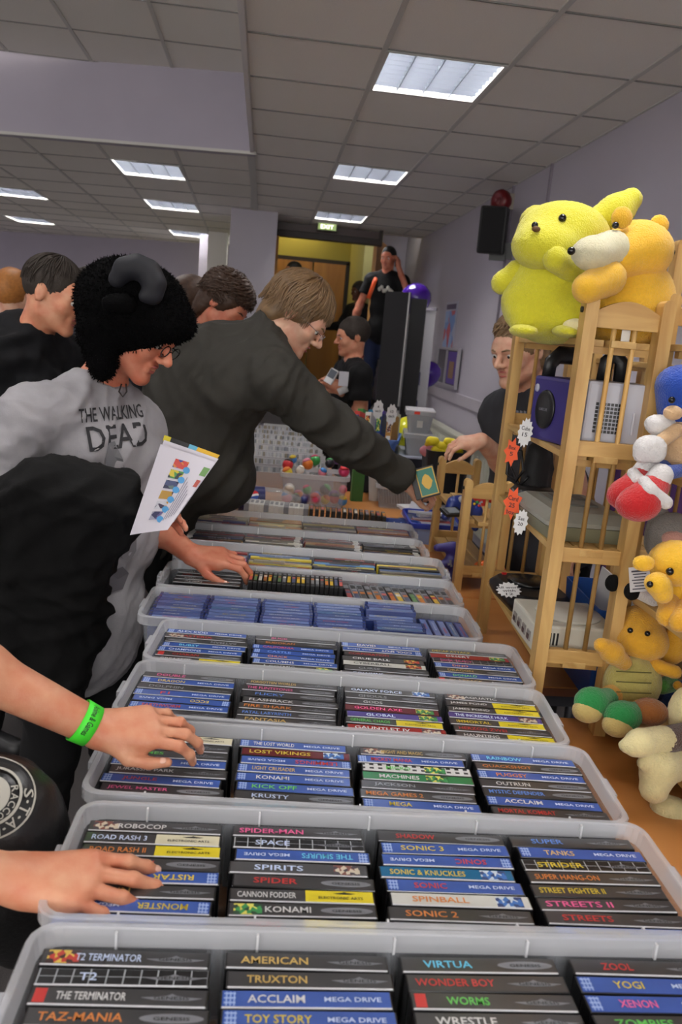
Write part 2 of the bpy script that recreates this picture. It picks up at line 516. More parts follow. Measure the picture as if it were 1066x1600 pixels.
# last narrow strip to the ceiling edge
slab('ceiling_edge', -0.17, 1.82, R0[1]+PY*19, R0[1]+PY*19+0.16, ZC, ZC+0.06, M_tile)
ceil_l, cl = ceiling('ceiling_far', (-0.17, 6.42), (-0.58, 0.085), (-0.015, 0.72), 11, 13, ZC,
                     {(1, 1), (1, 4), (1, 8), (5, 8), (4, 4), (8, 4), (8, 8), (4, 1), (7, 1)})
ceil_h, _ = ceiling('ceiling_raised', (-0.20, 5.24-0.65*14), (-0.575, 0), (0, 0.65), 12, 16, ZR, {(1, 13), (1, 9), (5, 9), (5, 13), (8, 9), (1, 5), (5, 5)})
# bulkhead below the raised ceiling and the drop along the right-hand strip
bh = quad_wall('wall_bulkhead', (-8.5, 7.59), (-0.17, 6.37), ZC-0.015, ZR+0.06, 0.1, M_lilac)
slab('wall_bulkhead_side', -0.19, -0.165, -4.5, 6.46, ZC-0.012, ZR+0.06, M_white)
MB().box((0, 0, 0), (8.46, 0.03, 0.02), M=frame_from((-4.33, 6.972, ZC-0.012), (8.33, -1.22, 0), (0, 0, 1))).build('edge_trim', M_grid, bh)

slab('ceiling_joint', -0.215, -0.16, 6.40, 10.4, ZC-0.006, ZC+0.2, M_grid)
# recessed light fittings
M_tube = mat('lamp_tube', (255, 255, 255), 0.5, emit=((255, 250, 244), LAMP_STRENGTH))
M_refl = mat('lamp_reflector', (104, 106, 112), 0.45)
M_blade = mat('lamp_louvre', (140, 146, 158), 0.32, 0.8)
M_lframe = mat('lamp_frame', (205, 205, 200), 0.45)
_fit = {}
def fitting(c, ex, ey, label, z):
    """Square recessed fitting: frame, reflector tray, four tubes and a crossed louvre."""
    w, d = Vector(ex).length, Vector(ey).length
    M = Matrix(((ex[0]/w, ey[0]/d, 0, c[0]), (ex[1]/w, ey[1]/d, 0, c[1]), (0, 0, 1, z), (0, 0, 0, 1)))
    r = empty('light_fitting'); r.matrix_world = M
    tag(r, label, 'ceiling light', 'square louvred ceiling lights')
    w -= 0.03; d -= 0.03
    key = (round(w, 2), round(d, 2))
    if key not in _fit:
        f = MB()
        for sx, sy, a, b in ((0, d/2, w+0.01, 0.018), (0, -d/2, w+0.01, 0.018), (w/2, 0, 0.018, d), (-w/2, 0, 0.018, d)):
            f.box((sx, sy, 0.012), (a, b, 0.03))
        t = MB(); t.box((0, 0, 0.10), (w, d, 0.006))
        for sx, sy, a, b in ((0, d/2, w, 0.006), (0, -d/2, w, 0.006), (w/2, 0, 0.006, d), (-w/2, 0, 0.006, d)): t.box((sx, sy, 0.06), (a, b, 0.085))
        tb = MB().tube([(0, -d/2+0.02, 0.068), (0, d/2-0.02, 0.068)], 0.016, 10)
        lb = MB().add([(-0.012, -d/2, 0.052), (0.012, -d/2, 0.052), (0.002, -d/2, 0.006), (-0.002, -d/2, 0.006), (-0.012, d/2, 0.052), (0.012, d/2, 0.052), (0.002, d/2, 0.006), (-0.002, d/2, 0.006)],
                      [(0, 1, 2, 3), (7, 6, 5, 4), (0, 4, 5, 1), (1, 5, 6, 2), (2, 6, 7, 3), (3, 7, 4, 0)])
        cb = MB().add([(-w/2, -0.011, 0.048), (-w/2, 0.011, 0.048), (-w/2, 0.001, 0.008), (-w/2, -0.001, 0.008), (w/2, -0.011, 0.048), (w/2, 0.011, 0.048), (w/2, 0.001, 0.008), (w/2, -0.001, 0.008)],
                      [(3, 2, 1, 0), (4, 5, 6, 7), (1, 5, 4, 0), (2, 6, 5, 1), (3, 7, 6, 2), (0, 4, 7, 3)])
        _fit[key] = [q.mesh(n) for q, n in ((f, 'frame'), (t, 'reflector'), (tb, 'tube'), (lb, 'louvre_blade'), (cb, 'louvre_blade'))]
    f, t, tb, lb, cb = _fit[key]
    obj('frame', f, M_lframe, r); obj('reflector', t, M_refl, r)
    for k in range(4): obj('tube', tb, M_tube, r, ((k-1.5)*w/4, 0, 0))
    for k in range(5): obj('louvre_blade', lb, M_blade, r, ((k-2)*w/4*(0.985 if k in (0, 4) else 1), 0, 0))
    for k in range(10): obj('louvre_blade', cb, M_blade, r, (0, (k-4.5)*d/9*0.985, 0))
    return r
def rfit(j, label):
    fitting((R0[0]+(wR[1]+wR[2])/2, R0[1]+PY*(j+0.5)), (wR[2]-wR[1], 0), (0, PY), label, ZC)
rfit(9, 'largest square louvred ceiling light, nearest above the shelving')
rfit(13, 'square louvred ceiling light, middle of the right-hand row')
rfit(17, 'square louvred ceiling light just in front of the doorway')
rfit(5, 'square louvred ceiling light above the photographer, out of the picture')
rfit(1, 'square louvred ceiling light behind the photographer, out of the picture')
for i, j, lb in ((1, 1, 'square louvred ceiling light beside the ceiling step, nearest of the left rows'), (1, 4, 'square louvred ceiling light, second in the row behind the ceiling step'),
                 (1, 8, 'smallest ceiling light, beside the white column'), (5, 8, 'far ceiling light above the man in the hoodie'),
                 (4, 4, 'ceiling light cut by the left picture edge'), (8, 4, 'ceiling light far left, outside the picture, middle row'), (8, 8, 'ceiling light far left, outside the picture, back row'),
                 (4, 1, 'ceiling light left of the picture below the ceiling step'), (7, 1, 'outermost ceiling light left of the picture')):
    c = cl(i+0.5, j+0.5); fitting(c, (0.586, 0), (0, 0.72), lb, ZC)
for i, j, lb in ((1, 13, 'ceiling light in the raised ceiling at the top picture edge'), (1, 9, 'raised ceiling light over the left end of the table'), (5, 9, 'raised ceiling light left of the table, out of the picture'),
                 (5, 13, 'raised ceiling light further left, out of the picture'), (8, 9, 'outermost raised ceiling light, out of the picture'), (1, 5, 'raised ceiling light behind the photographer'), (5, 5, 'raised ceiling light behind and left of the photographer')):
    fitting((-0.20-0.575*(i+0.5), 5.24-0.65*14+0.65*(j+0.5)), (0.575, 0), (0, 0.65), lb, ZR)

# doorway, lobby beyond on a raised floor
slab('floor_lobby', -0.44, 2.2, 8.7, 14.2, -0.98, -0.85, M_carpet)
slab('floor_step', 0.06, 1.82, 8.35, 8.7, FLOOR, -1.2, M_carpet)
slab('wall_back', 1.30, 1.82, 11.5, 11.65, -0.9, 1.6, M_lilac)
struct(MB().box((0.66, 10.15, 1.165), (1.22, 0.05, 0.10)).build('trim_4', mat('panel_brown', (86, 70, 68), 0.35)))
struct(MB().box((0.66, 10.10, 1.085), (1.26, 0.14, 0.07), bev=0.006).build('trim_5', M_dark))
struct(MB().box((1.28, 10.12, 1.14), (0.035, 0.12, 0.18)).build('trim_6', M_dark))
struct(MB().box((0.075, 10.10, 0.1), (0.03, 0.12, 1.95)).build('trim_7', M_door))
slab('wall_lobby', -0.25, 2.2, 12.9, 13.0, -0.9, 1.9, M_olive)
slab('wall_lobby_side', 1.20, 1.42, 11.0, 12.9, -0.9, 1.9, mat('lobby_pale', (208, 204, 140), 0.7))
slab('ceiling_lobby', -0.25, 1.82, 10.3, 13.0, 1.62, 1.7, mat('lobby_ceiling', (190, 182, 120), 0.8))
slab('wall_lobby_left', -0.25, -0.18, 10.3, 13.0, -0.9, 1.9, M_olive)
slab('wall_lobby_right', 1.42, 1.82, 11.66, 11.8, -0.9, 1.9, M_olive)
for k, (x0, x1) in enumerate(((0.10, 0.64), (0.65, 1.14))):
    d = struct(MB().box(((x0+x1)/2, 12.80, 0.08), (x1-x0-0.01, 0.05, 1.86)).build('door_%d' % (k+1), M_door))
    hx = x1-0.05 if k == 0 else x0+0.05
    MB().box((hx, 12.765, 0.0), (0.04, 0.02, 0.24)).build('push_plate', M_chrome, d)
    MB().box(((x0+x1)/2+(0.1 if k == 0 else -0.1), 12.77, 0.45), (0.09, 0.02, 0.36)).build('glazing', mat('wired_glass', (30, 32, 30), 0.1), d)
struct(MB().box((0.62, 12.86, 1.04), (1.16, 0.08, 0.06)).build('trim_8', M_dark))
struct(MB().box((1.17, 12.86, 0.1), (0.05, 0.08, 1.9)).build('trim_9', M_dark))
# open door leaf in front of the lobby column
lf = struct(MB().box((0, 0, 0), (0.62, 0.045, 2.0), M=Matrix.Translation((1.34, 10.55, 0.15)) @ Matrix.Rotation(math.radians(72), 4, 'Z')).build('door_3', M_door))
MB().box((0, 0, 0), (0.12, 0.006, 0.22), M=Matrix.Translation((1.275, 10.44, 0.50)) @ Matrix.Rotation(math.radians(72), 4, 'Z')).build('paper_notice', mat('notice_paper', (190, 190, 184), 0.7), lf)
# lobby lamp strip
r = empty('strip_light', (0.30, 12.55, 1.58)); tag(r, 'warm strip light on the lobby ceiling beyond the doorway', 'ceiling light')
MB().box((0, 0, 0.02), (0.9, 0.10, 0.03)).build('housing', M_lframe, r)
MB().tube([(-0.42, 0, -0.01), (0.42, 0, -0.01)], 0.018, 8).build('tube', mat('warm_tube', (255, 240, 190), 0.5, emit=((255, 232, 165), 22)), r)
# lit sign box over the doorway
r = empty('exit_sign', (0.63, 9.99, 1.19)); tag(r, 'small lit exit sign box hanging above the doorway', 'sign')
MB().box((0, 0, 0), (0.24, 0.06, 0.10), bev=0.006).build('housing', mat('sign_box', (70, 64, 52), 0.4), r)
MB().box((0, -0.032, 0), (0.21, 0.004, 0.07)).build('lit_face', mat('sign_face', (200, 220, 150), 0.4, emit=((190, 225, 140), 0.25)), r)
lettering('lettering', 'EXIT', 0.15, 0.045, mat('sign_letters', (255, 255, 240), 0.5, emit=((255, 255, 230), 2)), r, (0, -0.035, 0), (math.radians(90), 0, 0))

# fittings on the right wall: speaker, alarm sounder, cables, posters, board, radiator
r = empty('wall_speaker', (1.70, 6.38, 0.86)); r.rotation_euler = (math.radians(6), 0, math.radians(-20))
tag(r, 'black loudspeaker on a bracket high on the lilac wall', 'speaker')
MB().box((-0.05, 0, 0), (0.20, 0.22, 0.34), bev=0.02).build('cabinet', M_black, r)
MB().box((-0.05, -0.115, 0), (0.17, 0.012, 0.31), bev=0.005).build('grille', mat('speaker_cloth', (26, 26, 28), 0.9, bump=(900, 0.5, 0.001)), r)
MB().box((0.0, 0.02, -0.19), (0.12, 0.05, 0.05)).box((0.08, 0.04, -0.14), (0.09, 0.04, 0.12)).build('bracket', M_black, r)
r = empty('alarm_sounder', (1.75, 6.58, 1.10)); tag(r, 'round red alarm sounder just under the ceiling corner', 'alarm')
Mx = Matrix.Rotation(math.radians(-90), 4, 'Y') @ Matrix.Rotation(math.radians(25), 4, 'X')
MB().lathe([(0.045, -0.05), (0.08, -0.02), (0.09, 0.03), (0.08, 0.055), (0.055, 0.06), (0.03, 0.045)], 18, M=Mx).build('horn', mat('alarm_red', (104, 18, 22), 0.35), r)
MB().box((0.06, 0.0, 0), (0.06, 0.12, 0.12), bev=0.008).build('base', mat('alarm_grey', (150, 140, 130), 0.5), r)
for k, (y, z0, lb) in enumerate(((6.55, 0.2, 'vertical cable trunking running down behind the black speaker'), (5.68, 0.2, 'thin vertical cable on the lilac wall behind the yellow toys'))):
    tag(MB().box((1.812, y, (z0+ZC)/2), (0.016, 0.022, ZC-z0)).build('cable_trunking', mat('trunking', (128, 120, 132), 0.6)), lb, 'cable')
r = empty('wall_poster', (1.815, 8.27, 0.16)); tag(r, 'pale wall poster with blue and red blocks above the notice board', 'poster')
MB().box((0, 0, 0), (0.006, 0.52, 0.50)).build('sheet', mat('poster_sheet', (178, 178, 192), 0.6), r)
MB().box((-0.004, 0, -0.02), (0.003, 0.44, 0.36)).build('print', patch_mat('poster_print', [(150, 170, 205), (120, 150, 200), (170, 175, 195), (190, 90, 100), (150, 175, 210)], 9, 0.6), r)
MB().box((-0.004, 0, 0.2), (0.003, 0.42, 0.05)).build('heading', mat('poster_head', (90, 80, 110), 0.6), r)
r = empty('notice_board', (1.80, 8.08, -0.22)); tag(r, 'grey framed notice board with a purple poster on the right wall', 'notice board')
MB().box((0, 0, 0), (0.02, 0.92, 0.34)).build('panel', mat('board_grey', (96, 92, 100), 0.6), r)
fr = MB()
for y, z, dy, dz in ((0, 0.175, 0.95, 0.025), (0, -0.175, 0.95, 0.025), (0.465, 0, 0.025, 0.35), (-0.465, 0, 0.025, 0.35), (0.02, 0, 0.025, 0.35)): fr.box((-0.012, y, z), (0.03, dy, dz))
fr.build('frame', mat('board_frame', (176, 172, 178), 0.4), r)
MB().box((-0.014, -0.22, 0), (0.004, 0.36, 0.3)).build('purple_sheet', mat('purple_sheet', (92, 70, 150), 0.5), r)
MB().box((-0.017, -0.22, -0.02), (0.003, 0.2, 0.16)).build('tan_patch', mat('tan_patch', (150, 120, 90), 0.5), r)
r = empty('radiator', (1.74, 7.0, -1.1)); tag(r, 'long cream panel radiator under the rail on the right wall', 'radiator')
MB().box((0, 0, 0), (0.08, 3.2, 0.62), bev=0.012).build('panel', mat('radiator_cream', (206, 206, 190), 0.4), r)
MB().box((-0.005, 0, 0.325), (0.10, 3.22, 0.03), bev=0.006).build('top_grille', mat('radiator_cream', (206, 206, 190), 0.4), r)
rib = MB().box((0, 0, 0), (0.008, 0.03, 0.54)).mesh('rib')
for k in range(30): obj('rib', rib, MATS['radiator_cream'], r, (-0.043, -1.5+k*0.1034, 0))
# ------------------------------------------------------------------ tables
TT = -0.81          # table top
M_table = wood_mat('table_veneer', (190, 130, 72), (168, 108, 54), 4, 0.38, 'X')
M_edge = mat('table_edge', (120, 66, 36), 0.5)
M_leg = mat('table_leg', (60, 60, 64), 0.4, 0.6)
def table(x0, x1, y0, y1, label):
    r = empty('trestle_table', ((x0+x1)/2, (y0+y1)/2, FLOOR)); tag(r, label, 'table')
    w, d, h = x1-x0, y1-y0, TT-FLOOR
    MB().box((0, 0, h-0.012), (w, d, 0.024), bev=0.003).build('top', M_table, r)
    MB().box((0, 0, h-0.014), (w+0.006, d+0.006, 0.020)).build('edging', M_edge, r)
    ap = MB()
    for s in (-1, 1): ap.box((0, s*(d/2-0.06), h-0.05), (w-0.16, 0.02, 0.05)); ap.box((s*(w/2-0.06), 0, h-0.05), (0.02, d-0.16, 0.05))
    ap.build('apron', M_leg, r)
    for sx in (-1, 1):
        for sy in (-1, 1):
            MB().tube([(sx*(w/2-0.06), sy*(d/2-0.06), 0.0), (sx*(w/2-0.06), sy*(d/2-0.06), h-0.03)], 0.016, 10).build('leg', M_leg, r)
table(-0.19, 1.16, 0.15, 1.69, 'wood-topped table in the foreground under the nearest tubs')
table(-0.19, 1.16, 1.86, 2.545, 'wood-topped middle table carrying the far tubs and tall rack')
table(-0.19, 0.90, 2.555, 3.70, 'wood-topped table under the loose cartridges and low rack')
table(-0.10, 0.98, 3.71, 4.75, 'wood-topped table under the toy tub and disc tub')
table(-0.10, 0.46, 4.76, 6.4, 'far table covered in white disc trays and boxes')

# ------------------------------------------------------------------ clear plastic tubs
def plastic(name, rgb, alpha, rough=0.25):
    return mat(name, rgb, rough, alpha=alpha, bump=(60, 0.05, 0.002), spec=0.6)
M_tub = plastic('clear_polypropylene', (200, 205, 214), 0.26, 0.3)
M_rim = plastic('clear_rim', (216, 218, 224), 0.40, 0.25)
def rrect(w, d, r, z, seg=4):
    pts = []
    for cx, cy, a0 in ((w/2-r, d/2-r, 0), (-w/2+r, d/2-r, 90), (-w/2+r, -d/2+r, 180), (w/2-r, -d/2+r, 270)):
        for k in range(seg+1):
            a = math.radians(a0+90*k/seg); pts.append((cx+r*math.cos(a), cy+r*math.sin(a), z))
    return pts
def tub_meshes(w, d, h):
    b = MB()
    b.ring([rrect(w-0.050, d-0.040, 0.02, 0.0), rrect(w-0.022, d-0.020, 0.026, h-0.022), rrect(w-0.026, d-0.024, 0.024, h-0.022), rrect(w-0.054, d-0.044, 0.018, 0.004)], True, True, False)
    r = MB()
    r.ring([rrect(w-0.022, d-0.020, 0.026, h-0.022), rrect(w-0.002, d-0.002, 0.03, h-0.022), rrect(w, d, 0.03, h-0.019), rrect(w, d, 0.03, h-0.002), rrect(w-0.003, d-0.003, 0.029, h),
            rrect(w-0.017, d-0.015, 0.026, h), rrect(w-0.019, d-0.017, 0.025, h-0.002), rrect(w-0.026, d-0.024, 0.024, h-0.022)], False, False, False, close=True)
    return b.mesh('tub_body'), r.mesh('rim')
TW, TD, TH = 0.806, 0.236, 0.150
tb_me, rim_me = tub_meshes(TW, TD, TH)
rib_me = MB().box((0, 0, 0), (0.0026, 0.005, 0.020)).mesh('rib')
M_rib = plastic('clear_rib', (228, 230, 234), 0.8)
clip_me = MB().box((0, 0, 0), (0.012, 0.05, 0.014), bev=0.002).mesh('clip_lug')
def tub(x, y, rot, label, z=TT, meshes=None, ribs=True):
    r = empty('storage_tub', (x, y, z), (0, 0, math.radians(rot))); tag(r, label, 'storage tub', 'clear storage tubs lined up on the table')
    a, b = meshes or (tb_me, rim_me)
    obj('tub_body', a, M_tub, r); obj('rim', b, M_rim, r)
    if ribs:
        for k in range(5):
            for s in (-1, 1): obj('rib', rib_me, M_rib, r, ((k-2)*0.155, s*(TD/2-0.013), TH-0.012))
        for s in (-1, 1): obj('clip_lug', clip_me, M_rim, r, (s*(TW/2+0.003), 0.0, TH-0.014))
    return r
TUBS = [(0.190, 0.577, -0.8, 'nearest tub'), (0.190, 0.816, -1.2, 'second tub'), (0.188, 1.056, -3.2, 'third tub'), (0.187, 1.298, -4.4, 'fourth tub'),
        (0.205, 1.538, -4.2, 'fifth tub'), (0.158, 1.785, -2.8, 'sixth tub'), (0.170, 2.022, -3.0, 'seventh tub'), (0.186, 2.254, -3.0, 'eighth tub'), (0.170, 2.490, -3.2, 'ninth tub'), (0.176, 2.726, -3.4, 'tenth tub')]
TUBLAB = ['clear plastic tub of games nearest the camera, cut by the picture edge', 'clear tub of game cases under the bare nearest hand', 'clear tub of game cases under the hand with the green wristband',
          'fourth clear tub from the camera, several yellow-ended cases at its right', 'fifth clear tub from the camera, mixed blue and black game spines', 'clear tub filled with blue disc cases only',
          'clear tub of small cartridges beneath the far hand', 'eighth clear tub from the camera, thin colourful spines and a pink one', 'ninth clear tub from the camera, dark spines with pale ends', 'furthest clear tub, holding colourful boxed games']
def tub_frame(i):
    x, y, rot, _ = TUBS[i]
    return Matrix.Translation((x, y+TD/2, TT)) @ Matrix.Rotation(math.radians(rot), 4, 'Z')
for i, (x, y, rot, _) in enumerate(TUBS): tub(x, y+TD/2, rot, TUBLAB[i])

# ------------------------------------------------------------------ game cases standing spine-up in the tubs
CW, CT, CH = 0.180, 0.0252, 0.128
body_me = MB().box((0, 0, CH/2), (CW, CT-0.0008, CH), bev=0.0016).mesh('game_case')
plate_me = MB().box((0, 0, 0.0002), (0.1755, 0.0215, 0.0004)).mesh('spine_insert')
half_me = MB().box((0, 0, 0.0003), (0.084, 0.0205, 0.0006)).mesh('end_panel')
glint_me = MB().box((0, 0, 0.0004), (0.176, 0.0018, 0.0009)).mesh('sleeve_edge_glint')  # pale strip: painted highlight along the near edge of the clear sleeve
M_glint = mat('sleeve_edge_glint', (206, 208, 212), 0.3)
small_me = MB().box((0, 0, 0.0003), (0.012, 0.018, 0.0006)).mesh('logo_block')
box_me = MB().box((0, 0, 0.0003), (0.034, 0.0185, 0.0006)).mesh('picture_block')
_pk = [(-1, 0), (-0.55, 0.18), (-0.3, 0.42), (-0.16, 0.5), (0, 1.0), (0.16, 0.5), (0.3, 0.42), (0.55, 0.18), (1, 0), (0.6, -0.5), (0, -0.62), (-0.6, -0.5)]
logo_me = MB().prism([(x*0.031, y*0.0055) for x, y in _pk], 0.0002, 0.0006).mesh('console_logo')
oval_me = MB().prism([(0.032*math.cos(a), 0.0058*math.sin(a)) for a in [2*math.pi*k/20 for k in range(20)]], 0.0002, 0.0006).mesh('console_logo')
M_case = mat('case_black', (20, 20, 22), 0.28, coat=0.3)
M_sleeve = {'B': mat('spine_blue', (62, 92, 168), 0.25, coat=0.6, noise=(18, 0.2)), 'K': mat('spine_black', (58, 58, 60), 0.3, coat=0.8, noise=(25, 0.3)), 'G': grid_mat('spine_grid', (22, 22, 24), (170, 176, 180), 0.0175, 0.0105, 0.07),
            'T': mat('spine_teal', (28, 98, 140), 0.22, coat=0.4), 'R': mat('spine_red', (150, 40, 36), 0.25, coat=0.4), 'N': mat('spine_green', (44, 120, 70), 0.25, coat=0.4), 'C': grid_mat('spine_checker', (28, 28, 30), (205, 205, 205), 0.014, 0.0108, 0.5),
            'P': mat('spine_purple', (78, 66, 130), 0.25, coat=0.4), 'Y': mat('spine_grey', (74, 74, 76), 0.25, coat=0.4), 'L': mat('spine_white', (196, 196, 190), 0.3, coat=0.4), 'M': mat('spine_maroon', (96, 32, 40), 0.25, coat=0.4)}
M_sleeve['E'] = M_sleeve['W'] = M_sleeve['Q'] = M_sleeve['S'] = M_sleeve['K']
CLAB = {'B': 'blue-spined', 'K': 'black-spined', 'G': 'grid-patterned', 'T': 'teal-spined', 'R': 'red-spined', 'N': 'green-spined', 'C': 'chequered', 'P': 'purple-spined', 'Y': 'grey-spined', 'L': 'white-spined', 'M': 'maroon-spined', 'E': 'yellow-ended black', 'W': 'white-ended black', 'Q': 'picture-spined black', 'S': 'red-badged black'}
INK = {'w': (205, 205, 205), 'r': (190, 52, 50), 'y': (206, 182, 56), 'o': (206, 124, 56), 'b': (96, 140, 220), 'c': (96, 190, 225), 'p': (226, 96, 150), 'g': (196, 164, 92), 's': (150, 154, 160), 'n': (96, 190, 84), 'k': (20, 20, 20), 'i': (190, 205, 235)}
INKN = {'w': 'white', 'r': 'red', 'y': 'yellow', 'o': 'orange', 'b': 'blue', 'c': 'cyan', 'p': 'pink', 'g': 'gold', 's': 'silver', 'n': 'green', 'k': 'black', 'i': 'pale'}
def ink(c): return mat('ink_'+c, INK[c], 0.35)
M_yel = mat('end_yellow', (214, 196, 40), 0.28, coat=0.4); M_cream = mat('end_cream', (206, 200, 172), 0.3, coat=0.4); M_lblue = grid_mat('end_lightblue', (58, 92, 170), (160, 180, 220), 0.004, 0.006, 0.3)
M_pic = [patch_mat('picture_%d' % i, c, 160, 0.3) for i, c in enumerate([[(60, 110, 180), (200, 210, 220), (40, 60, 110)], [(180, 60, 50), (210, 180, 80), (60, 40, 40)], [(60, 140, 80), (210, 200, 90), (40, 70, 50)], [(200, 190, 170), (120, 70, 60), (60, 50, 60)]])]
ORD = ['first', 'second', 'third', 'fourth', 'fifth', 'sixth', 'seventh', 'eighth', 'ninth', 'tenth', 'eleventh', 'twelfth', 'thirteenth', 'fourteenth', 'fifteenth', 'sixteenth']
_lm = {}
def letter_child(s, w, h, c, parent, x, y, rot=0.0, shear=0.0, z=0.0008):
    k = (s, round(w, 4), round(h, 4), shear)
    if k not in _lm:
        v, fs = text_mesh(s, w, h, shear=shear); _lm[k] = np_mesh('lettering', v, fs)
    return obj('lettering', _lm[k], ink(c), parent, (x, y, z), (0, 0, rot))
def game_case(M, spec, label):
    kind, title, c = spec[0], spec[1], spec[2]
    flip = len(spec) > 3
    r = obj('game_case', body_me, M_case)
    r.matrix_world = M
    tag(r, label, 'game case', 'game cases standing spine-up in the tubs')
    ins = obj('spine_insert', plate_me, M_sleeve[kind], r, (0, 0, CH+0.0001), (0, 0, math.pi if flip else 0))
    if RNG.random() < 0.75: obj('sleeve_edge_glint', glint_me, M_glint, r, (0, -0.0112, CH))
    n = len(title); h = 0.0105
    if kind == 'B':
        obj('logo_block', small_me, M_lblue, ins, (-0.080, 0, 0.0001))
        letter_child('MEGA DRIVE', 0.060, 0.0062, 'i', ins, 0.048, 0)
        if n: letter_child(title, min(0.068, 0.0085*n), h, c, ins, -0.032, 0)
    elif kind == 'E' or kind == 'W':
        e = obj('end_panel', half_me, M_yel if kind == 'E' else M_cream, ins, (0.0455, 0, 0.0001))
        letter_child('ELECTRONIC ARTS', 0.055, 0.0045, 'k', ins, 0.047, -0.003, z=0.0012)
        MB().prism([(0.014*x, 0.003*y) for x, y in _pk], 0.0008, 0.0010).build('console_logo', ink('k'), ins, loc=(0.052, 0.006, 0))
        if n: letter_child(title, min(0.072, 0.008*n), h, c, ins, -0.044, 0)
    elif kind in 'KGSQ':
        if kind == 'S': obj('logo_block', small_me, mat('badge_red', (190, 50, 46), 0.3), ins, (-0.079, 0, 0.0001))
        if kind == 'Q': obj('picture_block', box_me, M_pic[n % 4], ins, (-0.066, 0, 0.0001))
        lg = obj('console_logo', logo_me if n % 3 else oval_me, mat('logo_silver', (118, 120, 126), 0.35), ins, (0.053, 0, 0.0001))
        letter_child('GENESIS', 0.036, 0.0042, 'k', ins, 0.053, -0.0008, z=0.0010)
        x0 = -0.036 if kind in 'KG' else -0.018 if kind == 'Q' else -0.028
        if n: letter_child(title, min(0.088 if kind == 'K' else 0.070, 0.0092*n), h, c, ins, x0, 0)
    elif kind in 'CN':
        obj('picture_block', box_me, M_pic[2], ins, (0.03, 0, 0.0001))
        if n: letter_child(title, min(0.07, 0.008*n), h, c, ins, -0.03, 0)
    else:
        obj('picture_block', box_me, M_pic[n % 4], ins, (0.062, 0, 0.0001))
        if n: letter_child(title, min(0.10, 0.009*n), h, c, ins, -0.026, 0)
    return r
D = lambda s: [tuple(e.split('|')) for e in s.strip().split(';')]
TITLES = [
 ['Q|T2 TERMINATOR|i;G|T2|i;S|THE TERMINATOR|w;K|TAZ-MANIA|o;B|TALE SPIN|c;K|TAZ|y', 'K|AMERICAN|g;K|TRUXTON|g;B|ACCLAIM|w;B|TOY STORY|y;K|VALIS|r;B|VR|w',
  'K|VIRTUA|c;K|WONDER BOY|r;S|WORMS|n;K|WRESTLE|w;B|WWF|r;K|X-MEN|y', 'K|ZOOL|r;B|YOGI|y;B|XENON|p;K|ZOMBIES|n;B|ZERO|w;K|ZANY|o'],
 ['Q|ROBOCOP|w;W|ROAD RASH 3|i;E|ROAD RASH II|o;K|ROAD RASH|r;B|RISTAR|y|~;K|ROBIN|g;B|MONSTER|y|~;B|ROLO|w', 'K|SPIDER-MAN|p;G|SPACE|i;B|THE SMURFS|c|~;Y|SPIRITS|i;K|SPIDER|r;E|CANNON FODDER|w;Q|KONAMI|w;E|MICRO|r',
  'K|SHADOW|r;B|SONIC 3|y;B|SONIC|r|~;T|SONIC & KNUCKLES|y;B|SONIC|r;L|SPINBALL|o;K|SONIC 2|o;Y|SHINOBI|w', 'K|SUPER|b;B|TANKS|g;G|STRIDER|y;K|SUPER HANG-ON|o;K|STREET FIGHTER II|y;K|STREETS II|p;K|STREETS|r;B|THE STORY OF THOR|y'],
 ['W|INDY|w;K|IMMORTAL|s;K|JAMES|n;B|RAMPAGE EDITION|y;K|JURASSIC PARK|w;B|JUNGLE|r;K|JEWEL MASTER|p;K|JUDGE|i', 'B|THE LOST WORLD|w;M|LOST VIKINGS|y;B|LEMMINGS|r|~;B|LIGHT CRUSADER|g;B|KONAMI|w;B|KICK OFF|n;K|KRUSTY|i;K|LAST BATTLE|c',
  'Q|MIGHT AND MAGIC|g;B|MICKEY MANIA|r;C|MICRO|n;N|MACHINES|w;K|JACKSON|s;K|MEGA GAMES 2|o;B|MEGA|y;Y|MARBLE|g', 'B|RAINBOW|c;K|QUACKSHOT|o;B|PUGGSY|o;K|OUTRUN|w;K|MYSTIC DEFENDER|b;B|ACCLAIM|w;K|MORTAL KOMBAT|r;K|MORTAL II|r'],
 ['K|DOUBLE|p;B|DRAGON|y;K|DOLPHIN|s;B|F1|r;B|ECCO|y|~;B|EARTHWORM|r;S|DUKE|s', 'K|FORGOTTEN WORLDS|g;K|THE FLINTSTONES|p;K|FLICKY|b;K|FLASHBACK|w;K|FIRE SHARK|o;K|FATAL LABYRINTH|b;K|FANTASIA|g',
  'Y|GALAXY FORCE|i;K|GHOULS|s;K|GODS|w;M|GOLDEN AXE|p;P|GLOBAL|i;E|GENERAL CHAOS|n;R|GAUNTLET IV|w', 'Q|AQUATIC|w;E|JAMES POND|w;E|JAMES POND|w;P|THE INCREDIBLE HULK|i;E|IMMORTAL|y;K|HERZOG ZWEI|r;E|HAUNTING|w'],
 ['B|ALEX KIDD|i;Q|ASTERIX|r;K|BATMAN|s|~;B|BUBSY|c;B|CHAMPIONS|i;S|CHAKAN|r;E|GREATEST|w', 'K|BUCK|p;K|BUDOKAN|o;B|CALIFORNIA|r;B|CASTLE|b;B|CHUCK|o;B|COLUMNS|w;Y|COSMIC|s',
  'B|DAVID|w;B|COOL SPOT|w|~;K|CORPORATION|r;Y|CRUE BALL|w;L|CYBERBALL|k;K|CURSE|s;K|COLUMNS|i', 'K|DECAP ATTACK|y;R|DESERT|w;G|DICK TRACY|p;B|DINO|o;K|DRAGON|g;B|DONALD|n;S|DJ ATTACK|g']]
COLN = ['leftmost column', 'second column', 'third column', 'rightmost column']
